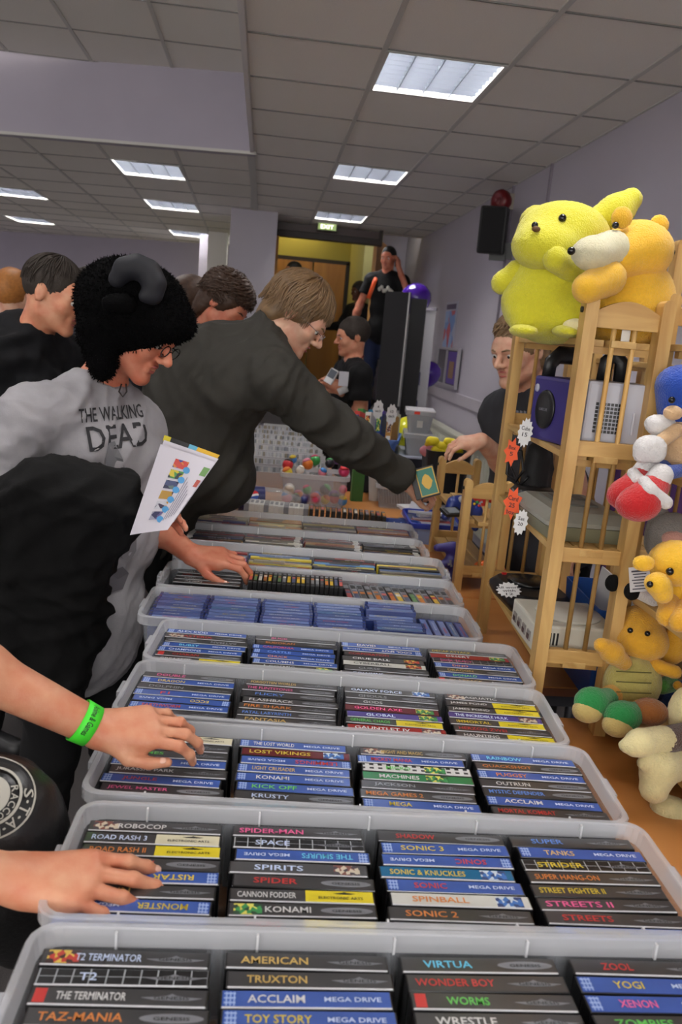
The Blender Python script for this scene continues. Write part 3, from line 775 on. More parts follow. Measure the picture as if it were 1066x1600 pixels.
TUBN = ['nearest tub', 'second-nearest tub', 'third-nearest tub', 'fourth-nearest tub', 'fifth-nearest tub']
DT = 0.0012
for ti, cols in enumerate(TITLES):
    F = tub_frame(ti)
    for ci, s in enumerate(cols):
        specs = D(s)
        n = len(specs)
        pitch = 0.0262
        y0 = TD/2-0.034
        lean = math.radians(RNG.uniform(1, 5))
        for k, sp in enumerate(specs):
            x = -0.293+0.1952*ci+RNG.uniform(-0.004, 0.004)
            y = y0-k*pitch+RNG.uniform(-0.0004, 0.0004)
            Mx = F @ Matrix.Translation((x, y, 0.0045)) @ Matrix.Rotation(math.radians(RNG.uniform(-0.9, 0.9)), 4, 'Z')
            lab = '%s game case with %s lettering, %s from the back, %s, %s' % (CLAB[sp[0]], INKN[sp[2]], ORD[k], COLN[ci], TUBN[ti])
            game_case(Mx, sp, lab)

# ------------------------------------------------------------------ blue disc cases (sixth tub)
JW, JT, JH = 0.125, 0.0205, 0.142*0.9
M_jewel = mat('disc_case_blue', (52, 68, 128), 0.18, coat=0.6, alpha=0.92)
M_jcard = [mat('disc_card_%d' % i, c, 0.3, coat=0.4) for i, c in enumerate([(84, 106, 164), (98, 120, 176), (70, 90, 146), (110, 130, 182), (92, 100, 156), (74, 106, 150)])]
jb = MB().box((0, 0, JH/2), (JW, JT-0.0006, JH), bev=0.001).mesh('disc_case')
jc = MB().box((0, 0, 0.0002), (JW-0.016, JT-0.006, 0.0004)).mesh('spine_card')
jh = MB().box((0, 0, 0.0004), (0.006, JT-0.003, 0.0016)).mesh('hinge')
WORDS = ['SONIC', 'CRAZY TAXI', 'SOUL CALIBUR', 'JET SET', 'SHENMUE', 'VIRTUA', 'RAYMAN', 'ECCO', 'MR DRILLER', 'TECH ROMANCER', 'POWER STONE', 'CHU CHU', 'METROPOLIS', 'QUAKE III', 'REZ', 'URBAN CHAOS', 'F355', 'TOY RACER', 'SKIES', 'HEADHUNTER']
F = tub_frame(5)
def jewel(M, lab, ci):
    r = obj('disc_case', jb, M_jewel); r.matrix_world = M
    tag(r, lab, 'disc case', 'blue disc cases in the sixth tub')
    c = obj('spine_card', jc, M_jcard[RNG.randrange(6)], r, (0, 0, JH+0.0001))
    w = WORDS[RNG.randrange(len(WORDS))]
    letter_child(w, min(0.07, 0.0055*len(w)), 0.0052, RNG.choice('wwwwiiyr'), c, RNG.uniform(-0.015, 0.015), 0)
    for s in (-1, 1): obj('hinge', jh, M_jewel, r, (s*(JW/2-0.004), 0, JH))
for ci in range(5):
    for k in range(9):
        if ci == 4 and k > 7: continue
        x = -0.318+0.1285*ci+(0.014 if ci == 4 and k > 4 else 0); y = TD/2-0.033-k*0.0208
        M = F @ Matrix.Translation((x+RNG.uniform(-0.002, 0.002), y, 0.012+(0.012 if ci == 4 and k < 3 else 0.0)))
        jewel(M, 'blue disc case, %s from the back, %s column from the left, blue tub' % (ORD[k], ORD[ci]), ci)
for k in range(5):
    M = F @ Matrix.Translation((0.272+k*0.0218, -0.018-0.003*k, 0.0065)) @ Matrix.Rotation(math.radians(90+2), 4, 'Z') @ Matrix.Rotation(math.radians(3), 4, 'X')
    jewel(M, 'blue disc case turned crosswise, %s of five at the right end of blue tub' % ORD[k], 5)

# ------------------------------------------------------------------ cartridges (seventh tub)
F = tub_frame(6)
M_cart = mat('cartridge_black', (24, 24, 26), 0.45); M_cartg = mat('cartridge_grey', (120, 122, 128), 0.45); M_cartw = mat('cartridge_pale', (196, 196, 192), 0.45)
CART = [(168, 40, 36), (206, 170, 50), (120, 122, 126), (190, 110, 40), (70, 80, 110), (150, 60, 60), (210, 205, 195), (60, 60, 62), (90, 130, 80), (190, 90, 80)]
M_lab = [mat('cartridge_label_%d' % i, c, 0.35) for i, c in enumerate(CART)]
ca = MB().box((0, 0, 0.058), (0.0155, 0.100, 0.116), bev=0.0025).mesh('cartridge')
cla = MB().box((0, -0.01, 0.1163), (0.0105, 0.052, 0.0008)).mesh('label')
cgr = MB().box((0, 0.034, 0.1163), (0.011, 0.016, 0.0008)).mesh('grip')
def cartridge(M, lab, m, grp):
    r = obj('cartridge', ca, m); r.matrix_world = M; tag(r, lab, 'cartridge', grp)
    l = obj('label', cla, M_lab[RNG.randrange(10)], r)
    obj('band', MB().box((0, 0.004, 0.1168), (0.0108, 0.010, 0.0006)).mesh('band') if '_band' not in globals() else globals()['_band'], M_lab[RNG.randrange(10)], r)
    obj('grip', cgr, M_cartg if m is M_cart else M_cart, r)
for k in range(20):
    cartridge(F @ Matrix.Translation((-0.165+k*0.0129, 0.03, 0.030)) @ Matrix.Scale(0.78, 4, (1, 0, 0)), 'black cartridge, %s from the left in the row beside the far hand' % (ORD[k] if k < 16 else ['seventeenth', 'eighteenth', 'nineteenth', 'twentieth'][k-16]), M_cart, 'cartridges standing in the seventh tub')
for k in range(15):
    cartridge(F @ Matrix.Translation((0.102+k*0.0197, 0.0, 0.010)) @ Matrix.Rotation(math.radians(5), 4, 'Z') @ Matrix.Scale(1.18, 4, (1, 0, 0)) @ Matrix.Scale(1.7, 4, (0, 1, 0)), 'grey-edged cartridge, %s from the left in the right-hand block of seventh tub' % ORD[k], M_cartg if k % 3 else M_cart, 'slim cartridges at the right of the seventh tub')
for k in range(7):
    sp = [('K', 'ALIEN', 'w'), ('K', 'RED ZONE', 'r'), ('K', 'SHADOW', 'w')][k % 3]
    x = [-0.28, -0.28, -0.28, -0.28, -0.085, -0.085, 0.0][k]; y = [0.07, 0.04, 0.01, -0.02, -0.068, -0.094, -0.06][k]
    if k == 6: continue
    game_case(F @ Matrix.Translation((x, y, 0.0045)), sp, 'black boxed game lying along the front of the cartridge tub, number %s by the hand' % ORD[k])

# ------------------------------------------------------------------ thin boxed games and booklets (eighth to tenth tubs)
PAL = {7: [(190, 178, 80), (150, 50, 50), (60, 60, 66), (70, 100, 150), (44, 44, 48), (90, 50, 46), (30, 30, 34), (170, 170, 166), (120, 116, 100), (50, 50, 56)],
       8: [(30, 30, 34), (40, 40, 44), (150, 110, 60), (36, 42, 80), (60, 60, 64), (120, 40, 40), (190, 190, 186), (28, 28, 30)],
       9: [(170, 164, 140), (140, 56, 50), (170, 156, 80), (100, 100, 120), (160, 100, 50), (64, 72, 120), (180, 176, 166), (100, 76, 92), (60, 60, 64)]}
_tb = {}
def thin_box(M, w, t, h, m, c2, lab, name, cat, grp):
    key = (round(w, 3), round(t, 4), round(h, 3))
    if key not in _tb:
        _tb[key] = (MB().box((0, 0, h/2), (w, t-0.0005, h), bev=0.0008).mesh(name), MB().box((0, 0, 0.0002), (w*0.5, t*0.7, 0.0004)).mesh('print_band'), MB().box((0, 0, 0.0003), (w*0.10, t*0.8, 0.0005)).mesh('pale_end'))
    a, b, e = _tb[key]
    r = obj(name, a, m); r.matrix_world = M; tag(r, lab, cat, grp)
    obj('print_band', b, c2, r, (RNG.uniform(-0.2, 0.1)*w, 0, h))
    return r, e
for ti in (7, 8, 9):
    F = tub_frame(ti); cols = PAL[ti]
    for ci in range(4):
        nrow = {7: 11, 8: 10, 9: 7}[ti]; t = {7: 0.0165, 8: 0.018, 9: 0.026}[ti]
        for k in range(nrow):
            c = RNG.choice(cols); c2 = RNG.choice(cols)
            if ti == 7 and ci == 0 and k == 4: c = (226, 120, 170)
            if ti == 7 and ci in (1, 3) and k == 2: c = (220, 200, 60)
            if ti == 7 and ci == 2 and k == 3: c = (80, 140, 200)
            m = mat('box_%d_%d_%d' % c, c, 0.3, coat=0.3); m2 = mat('box_%d_%d_%d' % c2, c2, 0.3, coat=0.3)
            M = F @ Matrix.Translation((-0.293+0.1952*ci+RNG.uniform(-0.004, 0.004), TD/2-0.032-k*t, 0.0045)) @ Matrix.Rotation(math.radians(RNG.uniform(-1, 1)), 4, 'Z')
            r, e = thin_box(M, 0.186, t, 0.124+RNG.uniform(-0.004, 0.004), m, m2, 'thin boxed game, %s from the back, %s, %s' % (ORD[k], COLN[ci], {7: 'tub with the pink box', 8: 'tub of dark pale-ended boxes', 9: 'furthest tub'}[ti]), 'boxed_game', 'game box', 'thin boxed games in the far tubs')
            w_ = WORDS[RNG.randrange(len(WORDS))]
            letter_child(w_, min(0.08, 0.006*len(w_)), t*0.42, RNG.choice('wkywrk'), r, RNG.uniform(-0.03, 0.03), 0, z=0.1289)
            if ti == 8: obj('pale_end', e, M_cartw, r, (0.078*(1 if ci else -1), 0, 0.126))
# ------------------------------------------------------------------ pine display racks
M_pine = wood_mat('pine', (206, 170, 106), (178, 136, 76), 26, 0.45, 'Z')
M_pineb = wood_mat('pine_board', (206, 172, 110), (178, 138, 78), 26, 0.45, 'Y')
M_pinex = wood_mat('pine_rail', (204, 166, 102), (176, 134, 74), 26, 0.45, 'X')
M_bolt = mat('bolt_black', (16, 14, 14), 0.5)
def rack(loc, rot, W, L, H, shelves, label, rail_z, dowels=2, top_arch=0.05):
    """Local frame: x across (depth W), y along the length L (0 near, L far), z up from the feet."""
    r = empty('pine_rack', loc, (0, 0, math.radians(rot))); tag(r, label, 'shelf rack', 'pine display racks on the table')
    pw, pd = 0.026, 0.040
    pm = MB()
    pts = [(-pw/2, 0), (pw/2, 0), (pw/2, H-0.012)]+[(pw/2*math.cos(a), H-0.012+0.013*math.sin(a)) for a in [math.pi*k/6 for k in range(1, 6)]]+[(-pw/2, H-0.012)]
    n = len(pts)
    pm.add([(x, -pd/2, z) for x, z in pts]+[(x, pd/2, z) for x, z in pts], [tuple(range(n)), tuple(range(2*n-1, n-1, -1))]+[(i, i+n, (i+1) % n+n, (i+1) % n) for i in range(n)])
    post = pm.mesh('post')
    wi = W-2*pw
    arch = MB(); k = 10
    top = [(-wi/2+wi*i/k, 0.032+0.022*math.sin(math.pi*i/k)) for i in range(k+1)]
    poly = [(-wi/2, 0), (wi/2, 0)]+top[::-1]
    n = len(poly)
    arch.add([(x, -0.009, z) for x, z in poly]+[(x, 0.009, z) for x, z in poly], [tuple(range(n)), tuple(range(2*n-1, n-1, -1))]+[(i, i+n, (i+1) % n+n, (i+1) % n) for i in range(n)])
    arch = arch.mesh('arched_top_rail')
    rail = MB().box((0, 0, 0), (wi, 0.018, 0.032), bev=0.002).mesh('rail')
    for fy in (0.0, L):
        for s in (-1, 1): obj('post', post, M_pine, r, (s*(W-pw)/2, fy, 0))
        obj('arched_top_rail', arch, M_pinex, r, (0, fy, H-0.062))
        zs = list(rail_z)
        for z in zs: obj('rail', rail, M_pinex, r, (0, fy, z))
        ends = [H-0.06]+zs
        for a, b in zip(ends[:-1], ends[1:]):
            for q in range(dowels):
                x = -wi/2+wi*(q+1)/(dowels+1)
                MB().tube([(x, fy, b+0.014), (x, fy, a+(0.004 if a == ends[0] else -0.014))], 0.0055, 8).build('dowel', M_pine, r)
        for s in (-1, 1):
            MB().lathe([(0.006, 0), (0.006, 0.004), (0.003, 0.005)], 8, M=Matrix.Translation((s*(W/2), fy, H-0.03)) @ Matrix.Rotation(math.radians(90*s), 4, 'Y')).build('bolt', M_bolt, r)
    for z in shelves:
        nb = 3; bw = (W-0.012)/nb
        for q in range(nb):
            MB().box((-W/2+0.006+bw*(q+0.5), L/2, z), (bw-0.005, L-0.042 if q in (0, nb-1) else L+0.02, 0.014), bev=0.0015).build('shelf_board', M_pineb, r)
        for y in (0.035, L-0.035):
            MB().box((0, y, z-0.014), (W-2*pw, 0.018, 0.014)).build('shelf_batten', M_pinex, r)
    return r
# tall rack beside the tubs
RA = (0.712, 1.63, TT); RAW, RAL = 0.178, 0.60
rack(RA, -4.5, RAW, RAL, 0.93, [0.155, 0.405, 0.605, 0.838], 'tall pine rack of game consoles with big yellow toys on top', [0.172, 0.400, 0.625])
def inA(x, y, z): return Matrix.Translation(RA) @ Matrix.Rotation(math.radians(-4.5), 4, 'Z') @ Matrix.Translation((x, y, z))
# near rack on the right, full of soft toys
RB = (0.905, 1.03, TT); RBW, RBL = 0.20, 0.66
rack(RB, -1.0, RBW, RBL, 0.95, [0.055, 0.31, 0.585, 0.842], 'pine rack at the right picture edge filled with soft toys', [0.075, 0.33, 0.605])
# low rack behind the tall one
RC = (0.772, 2.64, TT)
rack(RC, -2.0, 0.165, 0.50, 0.38, [0.055, 0.232], 'low pine rack of game controllers behind the tall rack', [0.07], 1)
# another tall rack end behind, against the wall side
rack((1.05, 1.98, TT), -4, 0.18, 0.5, 1.10, [0.3, 0.8], 'taller pine rack standing behind the console rack', [0.32, 0.7])

# ------------------------------------------------------------------ consoles on the tall rack
M_purple = mat('console_purple', (60, 52, 116), 0.35); M_silver = mat('console_silver', (176, 176, 186), 0.35)
M_greyc = mat('console_grey', (150, 150, 140), 0.5, noise=(40, 0.06)); M_greyd = mat('console_dark_grey', (112, 112, 106), 0.5)
M_whitec = mat('console_white', (206, 204, 192), 0.45); M_blk = mat('console_black', (24, 24, 26), 0.4)
# cube console, purple, with a black carrying handle
r = empty('game_console'); r.matrix_world = inA(-0.014, 0.20, 0.6125) @ Matrix.Rotation(math.radians(18), 4, 'Z') @ Matrix.Diagonal((1.12, 1.12, 1.3, 1))
tag(r, 'purple cube-shaped game console with black handle on the rack shelf', 'game console')
MB().box((0, 0, 0.056), (0.115, 0.15, 0.112), bev=0.006).build('body', M_purple, r)
MB().lathe([(0.034, 0), (0.034, 0.003), (0.029, 0.004), (0.0, 0.005)], 24, M=Matrix.Translation((-0.058, 0.02, 0.055)) @ Matrix.Rotation(math.radians(-90), 4, 'Y')).build('round_badge', M_blk, r)
lettering('lettering', 'GAMECUBE', 0.03, 0.005, mat('grey_print', (130, 130, 140), 0.4), r, (-0.0636, 0.02, 0.055), (math.radians(90), 0, math.radians(-90)))
MB().lathe([(0.007, 0), (0.007, 0.003), (0, 0.003)], 12, M=Matrix.Translation((-0.058, 0.058, 0.09)) @ Matrix.Rotation(math.radians(-90), 4, 'Y')).build('button', mat('button_grey', (170, 170, 186), 0.4), r)
MB().tube([(-0.04, 0.0, 0.11), (-0.038, 0, 0.135), (-0.02, 0, 0.150), (0.02, 0, 0.150), (0.038, 0, 0.135), (0.04, 0, 0.11)], 0.010, 8, M=Matrix.Translation((0, 0.055, 0)), flat=1.6).build('handle', M_blk, r)
vt = MB()
for k in range(6): vt.box((0.0, -0.0755, 0.03+k*0.01), (0.06, 0.002, 0.005))
vt.build('vent', M_blk, r)
# silver cube console
r = empty('game_console'); r.matrix_world = inA(0.020, 0.07, 0.6125) @ Matrix.Rotation(math.radians(-6), 4, 'Z') @ Matrix.Diagonal((1.12, 1.0, 1.34, 1))
tag(r, 'silver cube-shaped game console with square vent grid', 'game console')
MB().box((0, 0, 0.056), (0.112, 0.112, 0.112), bev=0.005).build('body', M_silver, r)
vt = MB()
for i in range(8):
    for j in range(8): vt.box((-0.036+i*0.0068, -0.0565, 0.036+j*0.0060), (0.0050, 0.002, 0.0044))
vt.build('vent_grid', M_blk, r)
MB().box((0.032, -0.058, 0.052), (0.004, 0.004, 0.034), bev=0.001).build('latch', mat('latch_pale', (196, 196, 204), 0.3), r)
MB().tube([(-0.016, 0.03, 0.11), (-0.014, 0.03, 0.142), (0.0, 0.03, 0.154), (0.014, 0.03, 0.142), (0.016, 0.03, 0.11)], 0.009, 8, flat=1.5).build('handle', M_blk, r)
# white box panel beside
r = empty('console_box'); r.matrix_world = inA(0.072, 0.23, 0.6125)
tag(r, 'white printed console box standing behind the silver console', 'box')
MB().box((0, 0, 0.055), (0.012, 0.30, 0.11), bev=0.001).build('carton', mat('carton_white', (196, 198, 196), 0.5), r)
for k in range(5): MB().box((-0.0065, -0.12+k*0.055, 0.06), (0.001, 0.03, 0.004)).build('print_line', mat('print_grey', (110, 110, 110), 0.6), r)
# flat grey console with tapered front
r = empty('game_console'); r.matrix_world = inA(0.005, 0.20, 0.4125) @ Matrix.Rotation(math.radians(3), 4, 'Z')
tag(r, 'large flat grey game console sticking out of the middle shelf', 'game console')
w, d = 0.20, 0.30
b = MB(); b.ring([rrect(w-0.03, d-0.03, 0.01, 0.0), rrect(w-0.005, d-0.005, 0.012, 0.028), rrect(w, d, 0.012, 0.034)], True, False, False); b.build('lower_shell', mat('console_olive', (132, 132, 108), 0.5), r)
b = MB(); b.ring([rrect(w, d, 0.012, 0.035), rrect(w, d, 0.012, 0.044), rrect(w-0.05, d-0.06, 0.012, 0.062)], True, True, False); b.build('upper_shell', M_greyc, r)
MB().box((0, 0.02, 0.0635), (0.10, 0.13, 0.006), bev=0.002).build('lid', M_greyd, r)
for k in range(2): MB().box((-0.02+0.05*k, 0.04, 0.0675), (0.03, 0.05, 0.002)).build('button', mat('button_mid', (92, 92, 90), 0.5), r)
# black joystick case behind the grey console
r = empty('console_accessory'); r.matrix_world = inA(-0.02, 0.45, 0.4125)
tag(r, 'round black console accessory behind the flat grey console', 'accessory')
MB().lathe([(0.05, 0), (0.062, 0.01), (0.062, 0.035), (0.05, 0.05), (0, 0.052)], 20).build('body', M_blk, r)
MB().lathe([(0.02, 0), (0.022, 0.006), (0, 0.008)], 14, M=Matrix.Translation((-0.055, -0.03, 0.026)) @ Matrix.Rotation(math.radians(-90), 4, 'Y')).build('dial', mat('dial_grey', (120, 120, 120), 0.4), r)
# black console with price star on the bottom shelf
b = Blob(0.02)
M0 = inA(-0.004, 0.40, 0.162)
r = empty('game_console'); r.matrix_world = M0 @ Matrix.Rotation(math.radians(6), 4, 'Z')
tag(r, 'rounded black game console on the bottom shelf under a white price star', 'game console')
w, d = 0.17, 0.25
b = MB(); b.ring([rrect(w-0.02, d-0.02, 0.04, 0.0), rrect(w, d, 0.045, 0.018), rrect(w, d, 0.045, 0.030), rrect(w-0.03, d-0.04, 0.04, 0.048)], True, True, True); b.build('body', M_blk, r)
MB().lathe([(0.055, 0.046), (0.056, 0.054), (0.05, 0.058), (0.0, 0.060)], 24, c=(0, 0.02, 0)).build('dome', mat('console_gloss', (18, 18, 20), 0.25), r)
MB().box((-0.045, 0.09, 0.05), (0.012, 0.008, 0.006)).build('red_button', mat('red_button', (190, 30, 34), 0.4), r)
# white console with four ports, tubs' side
r = empty('game_console'); r.matrix_world = inA(0.004, 0.125, 0.162) @ Matrix.Rotation(math.radians(2), 4, 'Z')
tag(r, 'white game console with four front ports on the bottom shelf', 'game console')
MB().box((0, 0, 0.034), (0.185, 0.19, 0.064), bev=0.006).build('body', M_whitec, r)
MB().lathe([(0.075, 0.066), (0.074, 0.071), (0.0, 0.073)], 28, c=(0.01, 0.0, 0)).build('disc_lid', mat('console_cream', (198, 196, 186), 0.4), r)
for k in range(4):
    p = MB().box((-0.0935, -0.06+k*0.04, 0.030), (0.004, 0.024, 0.022), bev=0.001).build('controller_port', mat('port_grey', (136, 130, 126), 0.5), r)
    MB().box((-0.0962, -0.06+k*0.04, 0.028), (0.002, 0.014, 0.010)).build('socket', mat('socket_dark', (80, 60, 60), 0.5), p)
vt = MB()
for k in range(5): vt.box((-0.072+k*0.008, -0.0955, 0.036), (0.004, 0.002, 0.028))
vt.build('vent', M_blk, r)
MB().box((0.0, -0.0952, 0.016), (0.18, 0.002, 0.002)).build('seam', mat('seam_grey', (140, 138, 130), 0.6), r)
lettering('lettering', 'Dreamcast', 0.034, 0.006, mat('grey_print2', (120, 120, 118), 0.5), r, (-0.03, -0.06, 0.0665))
# blue plastic basket and papers behind
r = empty('blue_basket'); r.matrix_world = inA(0.04, 0.36, 0.16); r.location.x += 0.13; r.location.y -= 0.10
r.location.z = TT
tag(r, 'blue plastic basket with papers on the table behind the rack', 'basket')
w, d = 0.18, 0.28
b = MB(); b.ring([rrect(w-0.03, d-0.03, 0.01, 0.0), rrect(w, d, 0.012, 0.24), rrect(w-0.008, d-0.008, 0.01, 0.24), rrect(w-0.036, d-0.036, 0.01, 0.005)], True, True, False); b.build('body', mat('basket_blue', (30, 76, 150), 0.4), r)
for k in range(4): MB().box((-0.05+0.03*k, 0.0, 0.22), (0.004, 0.2, 0.12), M=Matrix.Rotation(math.radians(8+5*k), 4, 'Y')).build('paper', mat('paper_white', (214, 214, 214), 0.7), r)
# purple cloth hanging at the wall side
b = Blob(0.03)
for k in range(5): b.cap((1.26+0.07*k, 2.72+0.03*(k % 2), -1.5), (1.26+0.07*k, 2.72+0.02*(k % 2), -0.30), 0.05, 0.042)
cloth = blob_obj('purple_cloth', b, 0.012, mat('purple_cloth', (74, 40, 92), 0.85), None, (0.012, 20, 3, (1, 0, 0)))
tag(cloth, 'dark purple cloth hanging behind the bottom shelf of the tall rack', 'cloth')

# ------------------------------------------------------------------ price stars
def star(c, face, up, w, h, n, m, lines, label, inner=0.78):
    """Cut-out price star; face = direction it faces."""
    rt = rotm(face, up).to_4x4(); M = Matrix.Translation(c) @ rt
    r = empty('price_star'); r.matrix_world = M; tag(r, label, 'price tag', 'paper price stars on the rack')
    pts = []
    for k in range(2*n):
        a = math.pi*k/n; q = 1.0 if k % 2 == 0 else inner*(0.95+0.1*((k*7) % 5)/5)
        pts.append((w/2*q*math.cos(a), h/2*q*math.sin(a)))
    s = MB().add([(x, y2, z) for y2 in (0, 0.0012) for x, z in pts], [tuple(range(2*n)), tuple(range(4*n-1, 2*n-1, -1))]+[(i, (i+1) % (2*n), (i+1) % (2*n)+2*n, i+2*n) for i in range(2*n)])
    s.build('card', m, r)
    for i, t in enumerate(lines):
        v, fs = text_mesh(t, w*0.11*len(t)+0.004, h*0.13)
        o = obj('handwriting', np_mesh('handwriting', v, fs), mat('marker', (40, 34, 40), 0.6), r, (0, 0.0016, h*(0.14-0.2*i)), (math.radians(90), 0, math.pi))
    return r
def hang(px, py):
    # point on the left face of the tall rack
    lo, hi = 1.3, 2.6
    for _ in range(40):
        d = (lo+hi)/2; p = at(px, py, d)
        if p.x < 0.597+(p.y-1.63)*0.0787: lo = d
        else: hi = d
    return p
M_star = mat('star_white', (220, 220, 220), 0.6); M_orange = mat('star_orange', (244, 92, 40), 0.6)
toCam = (-0.55, -1, 0.0)
star(hang(821, 676), toCam, (0.08, 0, 1), 0.036, 0.072, 14, M_star, ['Cube', '15'], 'white zigzag price star hanging below the purple console', 0.8)
star(hang(800, 706), toCam, (0.05, 0, 1), 0.040, 0.076, 7, M_orange, ['Box', '5'], 'smaller orange price star hanging under the console shelf', 0.66)
star(hang(801, 786), toCam, (0.1, 0, 1), 0.046, 0.086, 7, M_orange, ['Card', '25', 'box'], 'larger orange price star in front of the grey console', 0.66)
star(hang(814, 816), toCam, (0.12, 0, 1), 0.034, 0.064, 12, M_star, ['Sat', '20'], 'white zigzag price star stuck on the grey console corner', 0.8)
star(Vector(at(795, 922, 1.95)), (-0.1, -0.75, 1), (0, 1, 0.6), 0.066, 0.050, 15, M_star, ['All work', 'with', '12'], 'white zigzag price star lying on the black console', 0.8)
# black cable hanging in the far end of the rack
pts = [at(806, 690, 2.1), at(795, 715, 2.1), at(792, 740, 2.12), at(806, 752, 2.1), at(818, 735, 2.08), at(815, 705, 2.1), at(800, 700, 2.12), at(797, 728, 2.15), at(812, 760, 2.1), at(826, 745, 2.08)]
tag(MB().tube(pts, 0.004, 6).build('coiled_cable', M_black), 'black coiled cable hanging under the upper console shelf', 'cable')
b = Blob(0.02).cap(at(840, 705, 2.12), at(832, 770, 2.12), 0.032, 0.04).cap(at(848, 715, 2.15), at(842, 775, 2.15), 0.034, 0.036)
tag(blob_obj('black_bag', b, 0.008, mat('bag_black', (20, 20, 22), 0.7), None, (0.006, 40, 5)), 'black cloth bag stuffed behind the hanging cables', 'bag')

# ------------------------------------------------------------------ controllers on the low rack
def controller(c, rot, m, label, stick):
    r = empty('game_controller', c, rot); tag(r, label, 'game controller', 'loose game controllers on the low rack')
    b = Blob(0.02).ell((0, 0, 0), (0.055, 0.035, 0.018)).cap((-0.05, -0.005, 0), (-0.062, -0.06, -0.008), 0.020, 0.013).cap((0.05, -0.005, 0), (0.062, -0.06, -0.008), 0.020, 0.013).cap((0, -0.01, 0), (0, -0.05, -0.004), 0.018, 0.013)
    blob_obj('body', b, 0.004, m, r)
    MB().lathe([(0.011, 0.012), (0.012, 0.022), (0.008, 0.026), (0, 0.027)], 12, c=(-0.03, 0.01, 0)).build('stick', mat(*stick), r)
    MB().box((0.0, -0.03, 0.014), (0.024, 0.007, 0.008)).box((0.0, -0.03, 0.014), (0.007, 0.024, 0.008)).build('d_pad', mat('dpad_grey', (150, 150, 156), 0.4), r)
    for k, c2 in enumerate(((200, 40, 40), (40, 150, 70), (220, 190, 40), (60, 80, 190))):
        MB().lathe([(0.005, 0.014), (0.005, 0.020), (0, 0.021)], 10, c=(0.034+0.010*math.cos(k*1.57), 0.012+0.010*math.sin(k*1.57), 0)).build('button', mat('pad_button_%d' % k, c2, 0.4), r)
controller(at(727, 790, 2.75), (math.radians(70), 0.3, 0.2), mat('pad_blue', (36, 52, 120), 0.3), 'blue controller with coloured buttons leaning on the low rack shelf', ('stick_g', (150, 150, 156), 0.4))
controller(at(748, 776, 2.95), (math.radians(60), -0.4, -0.3), mat('pad_red', (190, 44, 34), 0.3), 'red controller behind the blue one on the low rack', ('stick_k', (40, 40, 44), 0.4))
controller(at(712, 875, 2.72), (math.radians(75), 1.3, 0.1), mat('pad_purple', (56, 48, 120), 0.35), 'purple controller hanging low between the rack posts', ('stick_g', (150, 150, 156), 0.4))
controller(atz(778, 900, -0.765), (math.radians(80), 1.2, 0.1), mat('pad_orange', (226, 104, 30), 0.35), 'orange controller hanging behind the tall rack post', ('stick_g', (150, 150, 156), 0.4))
r = empty('handheld_charger', at(706, 800, 2.68)); r.rotation_euler = (0.3, 0, 0.4); tag(r, 'flat black handheld device on the low rack shelf edge', 'handheld')
MB().box((0, 0, 0), (0.07, 0.05, 0.012), bev=0.003).build('body', M_blk, r); MB().box((0, 0.0, 0.0065), (0.045, 0.035, 0.002)).build('screen', mat('screen_grey', (120, 124, 130), 0.15), r)
# blue lidded crate below the low rack
r = empty('blue_crate', (0.76, 3.36, TT), (0, 0, math.radians(-3))); tag(r, 'clear blue-trimmed crate behind the low rack', 'crate')
a, b = tub_meshes(0.24, 0.30, 0.09)
obj('crate_body', a, plastic('crate_clear', (150, 170, 210), 0.45), r); obj('blue_rim', b, mat('crate_blue', (36, 56, 160), 0.4), r)
# ------------------------------------------------------------------ soft toys (plain plush animals)
def plush(name, rgb): return mat(name, rgb, 0.95, sheen=0.3, bump=(330, 0.9, 0.004), noise=(120, 0.09))
M_lime = plush('plush_lime', (206, 200, 40)); M_yel2 = plush('plush_yellow', (236, 184, 44)); M_cream2 = plush('plush_cream', (226, 214, 160))
M_pblue = plush('plush_blue', (28, 72, 170)); M_pwhite = plush('plush_white', (216, 214, 214)); M_pred = plush('plush_red', (190, 24, 30)); M_pgrey = plush('plush_grey', (136, 132, 128))
M_pgreen = plush('plush_green', (36, 140, 70)); M_ptan = plush('plush_tan', (176, 164, 90)); M_pbrown = plush('plush_brown', (74, 42, 26)); M_ppink = plush('plush_pink', (214, 160, 146)); M_pblack = mat('plush_black', (10, 10, 11), 0.9, bump=(330, 0.6, 0.003), spec=0.2)
M_porange = plush('plush_orange', (222, 164, 38)); M_pskin = plush('plush_peach', (214, 178, 136)); M_bead = mat('bead_black', (10, 10, 12), 0.12); M_rust = plush('plush_rust', (150, 88, 30))
def bead(c, r, parent, m=None): return MB().ball(c, r, 12, 8).build('bead_eye', m or M_bead, parent)
def toy(label): 
    r = empty('soft_toy'); tag(r, label, 'soft toy', 'soft toys on the racks'); return r
# big lime-yellow plush rabbit sitting on top of the tall rack (depth about 1.8 m)
d = 1.80; t = toy('largest lime-yellow plush rabbit sitting on top of the tall rack')
t.location = at(868, 522, d)
def P(px, py, dd=d): return at(px, py, dd)-t.location
b = Blob(0.03)
b.ell(P(862, 460), (0.102, 0.085, 0.098)).ell(P(868, 490), (0.108, 0.09, 0.06)).cap(P(866, 430), P(872, 400), 0.07, 0.075)
b.cap(P(822, 505, 1.75), P(812, 470, 1.77), 0.030, 0.034).cap(P(905, 500, 1.74), P(900, 455, 1.77), 0.036, 0.042)
blob_obj('body', b, 0.007, M_lime, t, fz=0.0018)
b = Blob(0.03).ell(P(880, 370), (0.100, 0.085, 0.072)).ell(P(842, 385, 1.76), (0.056, 0.055, 0.042)).ell(P(858, 388, 1.74), (0.06, 0.05, 0.04))
blob_obj('head', b, 0.006, M_lime, t, fz=0.0018)
b = Blob(0.02).cap(P(925, 352), P(962, 332), 0.030, 0.034).cap(P(962, 332), P(986, 312), 0.034, 0.024)
